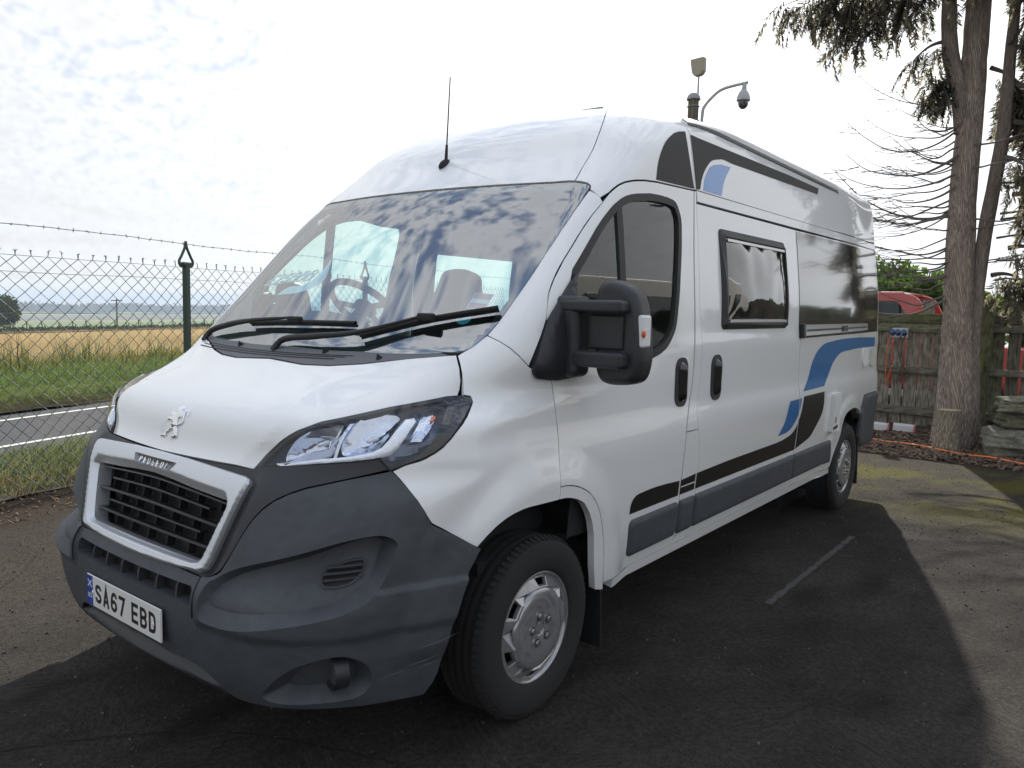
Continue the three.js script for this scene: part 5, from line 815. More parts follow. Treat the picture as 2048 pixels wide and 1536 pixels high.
  const cl = []; for (let i = 0; i < 14; i++) { const p = new THREE.PlaneGeometry(0.42, 0.26); p.rotateX(rnd() * 6.28); p.rotateY(rnd() * 6.28); p.translate((rnd() - 0.5) * 1.2, (rnd() - 0.5) * 1.2, (rnd() - 0.5) * 1.2); cl.push(p); }
  var leafClump = merge(cl);
  leafy('field_tree', 'dark round tree at the left edge beyond the wheat field', 'tree', 44.6, -138.8, -5.0, 3.9, 4.1, 2600, 31);
  leafy('field_bush', 'low dark bush in the far hedge right of the pole', 'bush', 54.0, -92.5, -3.9, 1.5, 1.3, 500, 33);
  leafy('field_bush', 'tiny dark bush in the far hedge left of the pole', 'bush', 45.2, -97.2, -4.0, 1.2, 1.0, 400, 34);
  const hg = scatter('far_hedge', leafClump, leafMat(1, 1, 1, 0.2), 5200, () => { const u = 55 + 190 * rnd(), [x, z] = along(u, 95.5 + rnd() * 1.6), k = 0.8 + 0.5 * rnd(); return [x, -4.0 + 0.5 * rnd(), z, 0.45 + 0.3 * rnd(), 0.070 * k, 0.080 * k, 0.045 * k, 6]; });
  stuff(hg, 'low dark hedge along the far end of the wheat field', 'hedge');
  const wd = scatter('far_wood', leafClump, leafMat(1, 1, 1, 0.1), 5200, () => { const u = 100 + 1900 * rnd(), w = 1110 + 90 * rnd(), [x, z] = along(u, w), k = 0.8 + 0.5 * rnd(); return [x, fall(w) + 7 * fbm2(u * 0.0022, w * 0.0016, 3) + 4 + 5 * rnd(), z, 7 + 5 * rnd(), 0.035 * k, 0.05 * k, 0.022 * k, 6]; });
  stuff(wd, 'woods along the skyline of the far hills', 'wood');
  // utility pole out in the fields
  const up = thing('utility_pole', 'thin wooden power pole with a crossbar beyond the wheat field', 'utility pole', [49.75, -3.6, -106.0]);
  part('pole', rod(V(0, 0, 0), V(0, 4.6, 0), 0.12, 0.09), std({ color: lin(0.10, 0.085, 0.07), roughness: 1 }), up);
  part('crossbar', box(1.5, 0.12, 0.12, 0, 4.35, 0, 0.01), std({ color: lin(0.10, 0.085, 0.07), roughness: 1 }), up);
}
// ---------- wire fence ----------
{
  const W0 = 3.30, put = (u, y) => { const [x, z] = along(u, W0); return V(x, y, z); };
  const wireM = std({ color: lin(0.085, 0.098, 0.092), roughness: 0.55, metalness: 0.2 }), postM = std({ color: lin(0.030, 0.055, 0.040), roughness: 0.55, bumpMap: again(grain, 4, 4), bumpScale: 0.0005 });
  const f = thing('wire_fence', 'green chain link fence topped with barbed wire left of the van', 'fence', [put(0, 0).x, 0, put(0, 0).z]);
  const o = f.position, P = (u, y, out = 0) => { const p = put(u, y).sub(o); return p.add(V(-0.29 * -out, 0, 0.957 * out)); };
  for (const u of [-0.45, 2.545 + 1.06 - 0.0, 6.65, 9.7, 12.75, 15.8]) {
    const pu = u; const post = part('post', (() => { const g = box(0.050, 1.82, 0.050, 0, 0.91, 0, 0.005, 2); g.rotateY(0.295); const c = P(pu, 0, 0.035); g.translate(c.x, 0, c.z); return g; })(), postM, f);
    const loop = [[0, 2.02], [-0.012, 1.965], [-0.055, 1.885], [-0.082, 1.84], [-0.075, 1.805], [-0.045, 1.792], [-0.015, 1.80]], L = loop.map(([du, y]) => P(pu + du, y, 0.035)), R = loop.map(([du, y]) => P(pu - du, y, 0.035));
    part('post_loop', merge([tube(L, 0.0125, 28, 8), tube(R, 0.0125, 28, 8), (() => { const g = box(0.10, 0.035, 0.05, 0, 1.815, 0, 0.012, 2); g.rotateY(0.295); const c = P(pu, 0, 0.035); g.translate(c.x, 0, c.z); return g; })()]), postM, f);
  }
  // woven mesh: every wire zigzags upright and hooks its neighbours; loose twisted ends along the top
  const HW = 0.064, HH = 0.054, mesh = []; let n = 0;
  const seg = (a, b, r = 0.0026) => { const d = b.clone().sub(a), l = d.length(), g = new THREE.CylinderGeometry(r, r, l, 5, 1, true); g.applyQuaternion(new THREE.Quaternion().setFromUnitVectors(V(0, 1, 0), d.normalize())); g.translate((a.x + b.x) / 2, (a.y + b.y) / 2, (a.z + b.z) / 2); mesh.push(g); };
  const jig = (u, y) => [0.006 * noise2(u * 2.1, y * 2.1) + 0.004 * noise2(u * 9, y * 9), 0.006 * noise2(u * 2.3 + 40, y * 2), 0.012 * noise2(u * 0.9, y * 1.2 + 9)];
  for (let u = -0.5; u < 11.5; u += HW) {
    let prev = null; const ph = n++ % 2;
    for (let k = 0; k * HH < 1.79; k++) { const odd = (k + ph) % 2, y = k * HH, uu = u + (odd ? HW - 0.003 : 0.003), [a, b, c] = jig(u + (odd ? HW : 0), y), p = P(uu + a, y + b + 0.01, c + (odd ? 0.004 : -0.004)); if (prev) seg(prev, p); prev = p; }
    { const tip = prev.clone().add(V((rnd() - 0.5) * 0.02, 0.034 + 0.012 * rnd(), 0)); seg(prev, tip, 0.003); const hook = tip.clone().add(V(0.012 * (rnd() < 0.5 ? -1 : 1), 0.008 * (rnd() - 0.3), 0)); seg(tip, hook, 0.003); }
    if (ph && rnd() < 0.95) { const q = P(u + HW, 1.245, 0.006), h = P(u + HW + (rnd() - 0.5) * 0.03, 1.295 + rnd() * 0.02, 0.006); seg(q, h, 0.004); seg(P(u + HW + 0.01, 1.245, 0.006), P(u + HW + 0.02 + (rnd() - 0.5) * 0.02, 1.285, 0.006), 0.003); }
  }
  const wm = part('wire_mesh', merge(mesh), wireM, f); wm.userData.kind = 'stuff';
  for (const y of [1.785, 1.672, 1.365, 1.226, 0.655, 0.10]) { const pts = []; for (let u = -0.6; u <= 12; u += 0.6) pts.push(P(u, y + 0.006 * noise2(u, y * 7), 0.008)); part('line_wire', tube(pts, 0.0021, 90, 5), wireM, f); }
  const barb = [], top = []; for (let u = -0.6; u <= 12; u += 0.15) top.push(P(u, 2.01 - 0.02 * Math.sin(((u + 0.45) / 3.05) * Math.PI) ** 2 + 0.004 * noise2(u * 3, 1), 0.035));
  barb.push(tube(top, 0.0030, 240, 6)); for (let u = -0.55; u < 12; u += 0.125) { const y = 2.01 - 0.02 * Math.sin(((u + 0.45) / 3.05) * Math.PI) ** 2, c = P(u, y, 0.035); for (let k = 0; k < 2; k++) { const a = rnd() * 6.28, d = V((rnd() - 0.5) * 0.02, Math.sin(a) * 0.017, Math.cos(a) * 0.017); barb.push(rod(c.clone().sub(d), c.clone().add(d), 0.0020, 0.0012, 5)); } barb.push((() => { const g = new THREE.SphereGeometry(0.006, 6, 4); g.translate(c.x, c.y, c.z); return g; })()); }
  part('barbed_wire', merge(barb), wireM, f);
}
// ---------- right: wooden fence, tree, stones, what stands behind ----------
const woodMap = fieldTexture(512, (u, v) => { const g = tileNoise(u, v * 0.06, 60, 1) * 0.25 + tileNoise(u, v * 0.2, 26, 4) * 0.2 + tileNoise(u, v, 9, 7) * 0.16; const b = 0.62 + g + (rnd() - 0.5) * 0.08; return [toS(b), toS(b * 0.99), toS(b * 0.95)]; }, true);
const barkMap = fieldTexture(512, (u, v) => { const g = Math.abs(tileNoise(u, v * 0.35, 22, 1)) * 0.9 + Math.abs(tileNoise(u, v * 0.5, 48, 4)) * 0.5 + tileNoise(u, v, 6, 7) * 0.15; const b = 0.28 + g * 0.7 + (rnd() - 0.5) * 0.1; return [toS(b), toS(b * 0.94), toS(b * 0.88)]; }, true);
const barkBump = fieldTexture(512, (u, v) => Math.min(1, Math.abs(tileNoise(u, v * 0.35, 22, 1)) * 0.9 + Math.abs(tileNoise(u, v * 0.5, 48, 4)) * 0.4));
const woods = [[0.105, 0.098, 0.082], [0.085, 0.080, 0.066], [0.120, 0.112, 0.095], [0.090, 0.092, 0.062]].map((c) => std({ color: lin(...c).multiplyScalar(2.5), map: woodMap, roughness: 0.95, bumpMap: woodMap, bumpScale: 0.003 }));
const mossy = std({ color: lin(0.105, 0.115, 0.055).multiplyScalar(1.4), map: woodMap, roughness: 1, bumpMap: woodMap, bumpScale: 0.003 });
{
  const f = thing('wooden_fence', 'weathered wooden paling fence with three rails behind the tree', 'fence', [10.2, 0, 0]);
  const r = randomFrom(5), plank = [0, 1, 2, 3].map((k) => { const w = [0.148, 0.136, 0.155, 0.142][k], g = box(0.020, 1, w, 0, 0.5, 0, 0.003, 1), uv = g.attributes.uv, p = g.attributes.position; for (let i = 0; i < uv.count; i++) uv.setXY(i, p.getZ(i) * 1.1 + k * 0.37, p.getY(i) * 1.4); return g; });
  for (let z = -3.2, i = 0; z < 4.2; z += 0.157 + 0.016 * r(), i++) {
    const tall = r() < 0.34, h = (tall ? 1.69 : 1.47) + 0.05 * r(), b = part('paling', plank[i % 4], woods[Math.floor(r() * 4)], f);
    b.position.set(0.030 + 0.01 * r(), 0.03 + 0.04 * r(), z); b.scale.y = h - b.position.y; b.rotation.x = (r() - 0.5) * 0.025; b.rotation.y = (r() - 0.5) * 0.05;
  }
  const railG = (len, h, d) => { const g = box(d, h, len, 0, 0, 0, 0.006, 1), uv = g.attributes.uv, p = g.attributes.position; for (let i = 0; i < uv.count; i++) uv.setXY(i, p.getY(i) * 1.3 + 0.2, p.getZ(i) * 1.1); return g; };
  const rail = (y, h, d, x, m, z0, z1, tilt = 0) => { const q = part('rail', railG(z1 - z0, h, d), m, f); q.position.set(x, y, (z0 + z1) / 2); q.rotation.x = tilt; };
  rail(1.475, 0.115, 0.045, -0.012, mossy, -3.3, 1.15); rail(1.355, 0.105, 0.05, -0.020, woods[3], -3.3, 1.15, 0.006); rail(1.50, 0.13, 0.045, -0.012, woods[1], 1.25, 4.3); rail(1.375, 0.10, 0.05, -0.02, woods[0], 1.25, 4.3);
  rail(0.80, 0.085, 0.06, -0.015, woods[1], -3.3, 1.15, 0.012); rail(0.83, 0.085, 0.06, -0.015, woods[2], 1.25, 4.3, -0.01);
  rail(0.255, 0.10, 0.06, -0.015, woods[1], -3.3, 1.15, 0.01); rail(0.25, 0.10, 0.06, -0.015, woods[1], 1.25, 4.3);
  const post = (z, x, h, w, m) => { const q = part('post', (() => { const g = box(w, h, w, 0, h / 2, 0, 0.008, 1), uv = g.attributes.uv, p = g.attributes.position; for (let i = 0; i < uv.count; i++) uv.setXY(i, (p.getZ(i) + p.getX(i)) * 1.2, p.getY(i) * 1.1); return g; })(), m, f); q.position.set(x, 0, z); return q; };
  post(-1.9, -0.08, 1.6, 0.11, woods[1]); post(1.235, -0.13, 1.74, 0.15, mossy).rotation.x = 0.015; post(3.6, -0.08, 1.7, 0.12, woods[1]);
}
{ // the leaning mossy board, the power box, its cables
  const b = single('mossy_board', box(0.02, 0.92, 0.085, 0, 0.46, 0, 0.004, 1), std({ color: lin(0.16, 0.20, 0.035), roughness: 1, map: woodMap }), 'narrow green mossy board leaning against the fence post behind the tree', 'board');
  b.position.set(9.62, 0.12, 1.130); b.rotation.set(0.12, 0, -0.35);
  const s = thing('power_box', 'small grey outlet box with blue sockets fixed on the fence rail', 'outlet box', [10.13, 1.215, 0.262]);
  part('box', box(0.07, 0.13, 0.20, 0, 0.06, 0, 0.012, 2), std({ color: lin(0.42, 0.43, 0.45), roughness: 0.5 }), s);
  for (const z of [-0.085, -0.02, 0.055]) { const c = new THREE.CylinderGeometry(0.030, 0.034, 0.07, 16); c.rotateZ(Math.PI / 2 - 0.5); c.translate(-0.055, 0.065, z); part('socket', c, std({ color: lin(0.025, 0.075, 0.20), roughness: 0.4 }), s); }
  for (const [z, d, m] of [[-0.10, 0.035, 0], [0.02, -0.05, 1], [0.07, -0.02, 1]]) part('cable', tube([V(-0.05, 0.03, z), V(-0.08, -0.12, z - 0.03), V(-0.06, -0.45, z - d), V(-0.03, -0.62, z - 0.03), V(-0.05, -0.40, z + 0.03)], 0.008, 26, 6), std({ color: m ? lin(0.10, 0.06, 0.05) : lin(0.55, 0.16, 0.04), roughness: 0.6 }), s);
  const pts = [[9.15, -0.55], [8.82, 0.10], [8.72, 0.42], [8.60, 0.72], [8.52, 1.00], [8.40, 1.35], [8.28, 1.62], [8.20, 1.90], [8.02, 2.5], [7.8, 3.4]].map(([x, z], i) => V(x, 0.022 + 0.012 * Math.sin(i * 2.3), z));
  single('extension_cable', tube(pts, 0.0085, 120, 8), std({ color: lin(0.75, 0.20, 0.03), roughness: 0.5 }), 'orange extension cable lying across the bark litter in front of the tree', 'cable');
  // white tubs lying at the foot of the fence
  const tub = (x, z, ry, label) => { const t = thing('plastic_tub', label, 'tub', [x, 0.0, z], 'white tubs at the foot of the fence'); t.rotation.set(0.04, ry, 0.05); part('tub', box(0.14, 0.10, 0.24, 0, 0.055, 0, 0.012, 2), std({ color: lin(0.62, 0.63, 0.64), roughness: 0.5 }), t); part('lid', box(0.15, 0.11, 0.02, 0, 0.058, 0.13, 0.008, 2), std({ color: lin(0.50, 0.16, 0.18), roughness: 0.5 }), t); };
  tub(9.62, 0.17, 0.25, 'white tub with a pink end, nearest to the van tail'); tub(9.72, 0.46, 0.2, 'white tub with a pink end, nearer to the tree of the two'); 
}
// stones
{
  const rockMap = fieldTexture(256, (u, v) => { const b = 0.72 + 0.22 * tileNoise(u, v, 7, 3) + 0.16 * tileNoise(u, v, 26, 5) + 0.2 * (rnd() - 0.5); return [toS(b), toS(b * 0.98), toS(b * 0.92)]; }, true);
  const rock = (name, label, x, y, z, sx, sy, sz, seed, tone) => {
    const g = mergeVertices((() => { const q = new THREE.IcosahedronGeometry(1, 14); q.deleteAttribute('uv'); q.deleteAttribute('normal'); return q; })()), p = g.attributes.position, v = new THREE.Vector3(), n3 = createNoise3D(randomFrom(seed)), uv = [];
    for (let i = 0; i < p.count; i++) { v.fromBufferAttribute(p, i); const q = 1 / Math.pow(Math.abs(v.x) ** 4 + Math.abs(v.y) ** 4 + Math.abs(v.z) ** 4, 0.25), d = 0.5 * q * (1 + 0.14 * n3(v.x * 1.3, v.y * 1.3, v.z * 1.3) + 0.05 * n3(v.x * 3.5, v.y * 3.5, v.z * 3.5) + 0.015 * n3(v.x * 10, v.y * 10, v.z * 10)); v.multiplyScalar(d); p.setXYZ(i, v.x * sx, v.y * sy, v.z * sz); uv.push(v.z * sz * 2 + v.x, v.y * sy * 2 + v.x); }
    g.setAttribute('uv', new THREE.Float32BufferAttribute(uv, 2)); g.computeVertexNormals();
    const s = single(name, g, std({ color: lin(...tone), map: rockMap, roughness: 0.95, bumpMap: rockMap, bumpScale: 0.006 }), label, 'stone'); s.position.set(x, y, z); s.rotation.y = (seed % 5 - 2) * 0.09; return s;
  };
  rock('stone', 'large flat grey stone at the bottom of the stack by the fence', 8.86, 0.135, 1.87, 0.62, 0.34, 0.82, 3, [0.20, 0.195, 0.165]);
  rock('stone', 'middle stone of the stack, with a dark overhang beneath', 8.90, 0.385, 1.93, 0.46, 0.20, 0.70, 5, [0.165, 0.165, 0.125]);
  rock('stone', 'topmost greenish stone of the stack by the fence', 8.88, 0.565, 1.90, 0.48, 0.18, 0.70, 9, [0.19, 0.19, 0.145]);
  const st = single('tree_stump', limb([V(0, 0, 0), V(0.0, 0.22, 0.0), V(0.0, 0.455, 0.005)], [0.150, 0.130, 0.122], 18, 0.07), std({ color: lin(0.34, 0.31, 0.25), map: barkMap, roughness: 1, bumpMap: barkBump, bumpScale: 0.01 }), 'short sawn off stump standing in front of the tree trunk', 'stump'); st.position.set(8.70, 0, 1.115);
  const cap = new THREE.CircleGeometry(0.121, 20); cap.rotateX(-Math.PI / 2); cap.translate(0, 0.455, 0.005); part('sawn_top', cap, std({ color: lin(0.34, 0.31, 0.18), roughness: 1 }), st);
}
// ---------- the tree ----------
{
  const T = [9.08, 1.135], t = thing('conifer_tree', 'tall conifer with forked trunks, bare lower branches and dark hanging foliage', 'tree', [T[0], 0, T[1]]);
  const bark = std({ color: lin(0.40, 0.345, 0.315), map: again(barkMap, 1.6, 0.8), roughness: 1, bumpMap: again(barkBump, 1.6, 0.8), bumpScale: 0.014 });
  const L = (x, y, z) => V(x - T[0], y, z - T[1]);
  part('trunk', limb([L(9.06, -0.05, 1.12), L(9.07, 0.25, 1.125), L(9.08, 0.6, 1.11), L(9.08, 1.6, 1.075), L(9.08, 2.7, 1.03), L(9.08, 4.0, 1.035), L(9.08, 5.6, 1.02), L(9.06, 8.5, 1.0)], [0.245, 0.160, 0.142, 0.134, 0.125, 0.110, 0.085, 0.05], 26, 0.10), bark, t);
  part('trunk', limb([L(9.12, -0.05, 1.28), L(9.14, 0.8, 1.25), L(9.16, 1.7, 1.235), L(9.16, 2.3, 1.255), L(9.15, 2.95, 1.315), L(9.12, 3.7, 1.37), L(9.08, 4.6, 1.38), L(9.05, 6.5, 1.42)], [0.135, 0.086, 0.078, 0.074, 0.068, 0.058, 0.046, 0.03], 18, 0.10), bark, t);
  part('trunk', limb([L(9.05, 3.6, 0.98), L(9.0, 4.05, 0.92), L(8.98, 4.5, 0.80), L(8.97, 5.2, 0.74), L(8.96, 7.0, 0.70)], [0.09, 0.085, 0.075, 0.07, 0.03], 14, 0.08), bark, t);
  part('trunk', limb([L(9.35, 0, 1.95), L(9.3, 1.6, 1.76), L(9.25, 2.6, 1.68), L(9.2, 4.2, 1.62)], [0.06, 0.05, 0.04, 0.025], 10, 0.08), bark, t);
  const r = randomFrom(77), twigM = std({ color: lin(0.115, 0.10, 0.092), roughness: 1 });
  const bare = (y, az, len, droop, rise, rad, x0 = 9.05, z0 = 1.02) => {                       // leaves the trunk downwards, flattens out and lifts at the tip
    const d = [Math.sin(az), -Math.cos(az)], at_ = (s) => { const q = s * len; return L(x0 + d[0] * q + 0.03 * noise2(q * 4, y * 3), y - droop * q * (1 - 0.5 * s) + rise * s * s * len + 0.035 * noise2(q * 3 + 7, y * 5), z0 + d[1] * q + 0.03 * noise2(q * 4 + 3, y * 7)); };
    const g = [limb([0, 0.2, 0.4, 0.6, 0.8, 1].map(at_), [rad, rad * 0.75, rad * 0.55, rad * 0.4, rad * 0.28, rad * 0.15], 6)];
    const n = 3 + Math.floor(r() * 5 * len);
    for (let i = 0; i < n; i++) { const s = 0.3 + 0.65 * r(), a = at_(s), up = (r() - 0.62) * 0.5, sideA = az + (r() - 0.5) * 1.5, l = (0.12 + 0.36 * r()) * len * (1.1 - 0.6 * s), b = a.clone().add(V(Math.sin(sideA) * l * 0.55, up * l * 0.55, -Math.cos(sideA) * l * 0.55)), c = a.clone().add(V(Math.sin(sideA) * l, up * l * 0.7 + 0.05 * l, -Math.cos(sideA) * l)); g.push(limb([a, b, c], [rad * 0.32, rad * 0.22, rad * 0.10], 5)); if (r() < 0.6) { const e = b.clone().add(V((r() - 0.5) * 0.14, (r() - 0.6) * 0.12, -0.08 - 0.1 * r())); g.push(limb([b, b.clone().lerp(e, 0.5), e], [rad * 0.2, rad * 0.14, rad * 0.08], 4)); } }
    part('bare_branch', merge(g), twigM, t);
  };
  for (let i = 0; i < 42; i++) { const y = 1.75 + (i / 42) * 2.35 + 0.30 * (r() - 0.5); bare(y, -0.35 + 1.1 * (r() - 0.5), 0.5 + 0.95 * r() + (y < 3.2 ? 0.15 : 0), 0.25 + 0.7 * r(), 0.15 + 0.4 * r(), 0.010 + 0.016 * r() * r()); }
  for (let i = 0; i < 6; i++) bare(2.0 + 2.0 * r(), 2.2 + 1.6 * r(), 0.6 + 0.7 * r(), 0.3, 0.3, 0.014);
  for (let i = 0; i < 9; i++) bare(1.75 + 2.2 * r(), 2.7 + 0.9 * (r() - 0.5), 0.5 + 0.8 * r(), 0.25 * r(), 0.45, 0.014, 9.12, 1.40);
  // foliage: sprays of fine flat shoots hung along living boughs
  const spray = (() => { const pos = [], nor = [], idx = []; for (let i = 0; i < 46; i++) { const s = Math.pow(rnd(), 0.8), side = rnd() < 0.5 ? -1 : 1, ax = s * 0.30, ay = -0.16 * s * s, l = (0.035 + 0.075 * rnd()) * (1.15 - 0.6 * s), ang = 0.55 + 0.5 * rnd(), ex = ax + Math.cos(ang) * l, ez = side * Math.sin(ang) * l, ey = ay - 0.035 * rnd() - 0.3 * l * rnd(), w = 0.0045 + 0.003 * rnd(), o = pos.length / 3; pos.push(ax, ay, -w * side, ax + w, ay, w * side, ex, ey, ez, (ax + ex) / 2 + w * 1.4, (ay + ey) / 2 + 0.004, ez / 2 - w * side); for (let k = 0; k < 4; k++) nor.push(0.2, 0.95, 0.2 * side); idx.push(o, o + 1, o + 2, o, o + 2, o + 3); } const g = new THREE.BufferGeometry(); g.setIndex(idx); g.setAttribute('position', new THREE.Float32BufferAttribute(pos, 3)); g.setAttribute('normal', new THREE.Float32BufferAttribute(nor, 3)); return g; })();
  const places = [], boughs = [];
  const bough = (p0, p1, n, hang, sag = 0.25, wide = 0.3) => {
    const a = L(...p0), b = L(...p1), m = a.clone().lerp(b, 0.5).add(V(0, 0.12, 0)), c = new THREE.QuadraticBezierCurve3(a, m, b); boughs.push(limb([0, 0.25, 0.5, 0.75, 1].map((s) => c.getPoint(s)), [0.03, 0.022, 0.016, 0.01, 0.004], 6));
    for (let i = 0; i < n; i++) { const s = 0.18 + 0.82 * Math.pow(r(), 0.75), p = c.getPoint(s), d = c.getTangent(s), y = Math.atan2(-d.z, d.x) + (r() - 0.5) * 2.4, off = Math.pow(r(), 1.3) * hang * (0.35 + 0.8 * Math.sin(Math.PI * Math.min(1, s * 0.95 + 0.1))); places.push([p.x + (r() - 0.5) * wide * 0.7, p.y - off + 0.05 * (r() - 0.5), p.z + (r() - 0.5) * wide * 0.7, y, -0.35 - 0.9 * r(), 0.8 + 0.7 * r()]); }
  };
  bough([9.0, 5.55, 0.75], [8.55, 5.25, -1.05], 63, 0.34); bough([9.0, 5.25, 0.8], [8.70, 4.86, -0.42], 44, 0.22); bough([9.0, 5.8, 0.8], [8.2, 5.6, -0.5], 44, 0.32); bough([9.05, 5.9, 0.9], [9.5, 5.5, -0.6], 41, 0.3); bough([8.98, 4.62, 0.78], [8.85, 4.46, 0.46], 21, 0.10, 0.2, 0.14);
  bough([8.97, 5.35, 0.75], [8.8, 5.12, 0.2], 29, 0.2); bough([9.0, 5.3, 0.95], [8.4, 5.3, 0.9], 29, 0.2); bough([9.05, 5.6, 1.05], [8.3, 5.5, 1.3], 41, 0.3);
  bough([9.1, 5.6, 1.2], [8.7, 5.2, 2.2], 172, 0.55); bough([9.1, 5.0, 1.3], [8.9, 4.6, 2.3], 172, 0.6); bough([9.12, 4.5, 1.4], [9.2, 4.1, 2.3], 172, 0.5); bough([9.1, 5.1, 1.35], [9.9, 4.8, 2.0], 154, 0.6); bough([9.15, 4.1, 1.4], [9.0, 3.7, 2.1], 138, 0.4); bough([9.15, 3.7, 1.45], [9.4, 3.3, 2.2], 180, 0.35); bough([9.1, 4.3, 1.2], [9.6, 4.0, 1.6], 131, 0.4); bough([9.1, 3.3, 1.4], [8.9, 3.0, 1.75], 56, 0.2); bough([9.2, 2.9, 1.5], [9.1, 2.7, 1.9], 72, 0.2); bough([9.2, 2.3, 1.5], [9.3, 2.2, 1.95], 56, 0.15); bough([9.3, 2.0, 1.35], [9.5, 1.9, 1.7], 48, 0.15); bough([9.1, 4.1, 0.95], [8.9, 4.25, 0.72], 48, 0.15);
  for (let i = 0; i < 16; i++) { const y = 5.7 + 2.6 * r(), a = r() * 6.28, l = 1.7 - 0.45 * (y - 5.7) + 0.3 * r(); bough([9.06, y, 1.0], [9.06 + Math.cos(a) * l, y - 0.3, 1.0 + Math.sin(a) * l], 105, 0.5); }
  const fm = new THREE.InstancedMesh(spray, leafMat(1, 1, 1, 0.7), places.length), q = new THREE.Quaternion(), e = new THREE.Euler(0, 0, 0, 'YXZ'), mt = new THREE.Matrix4(), c = new THREE.Color();
  places.forEach(([x, y, z, ry, rz, s], i) => { e.set((r() - 0.5) * 1.2, ry, rz); mt.compose(V(x, y, z), q.setFromEuler(e), V(s, s, s)); fm.setMatrixAt(i, mt); const k = 0.65 + 0.6 * r(); fm.setColorAt(i, c.setRGB(0.27 * k, 0.245 * k, 0.16 * k)); });
  fm.name = 'crown'; fm.castShadow = true; fm.userData = { kind: 'stuff' }; t.add(fm);
  part('bough', merge(boughs), twigM, t);
}
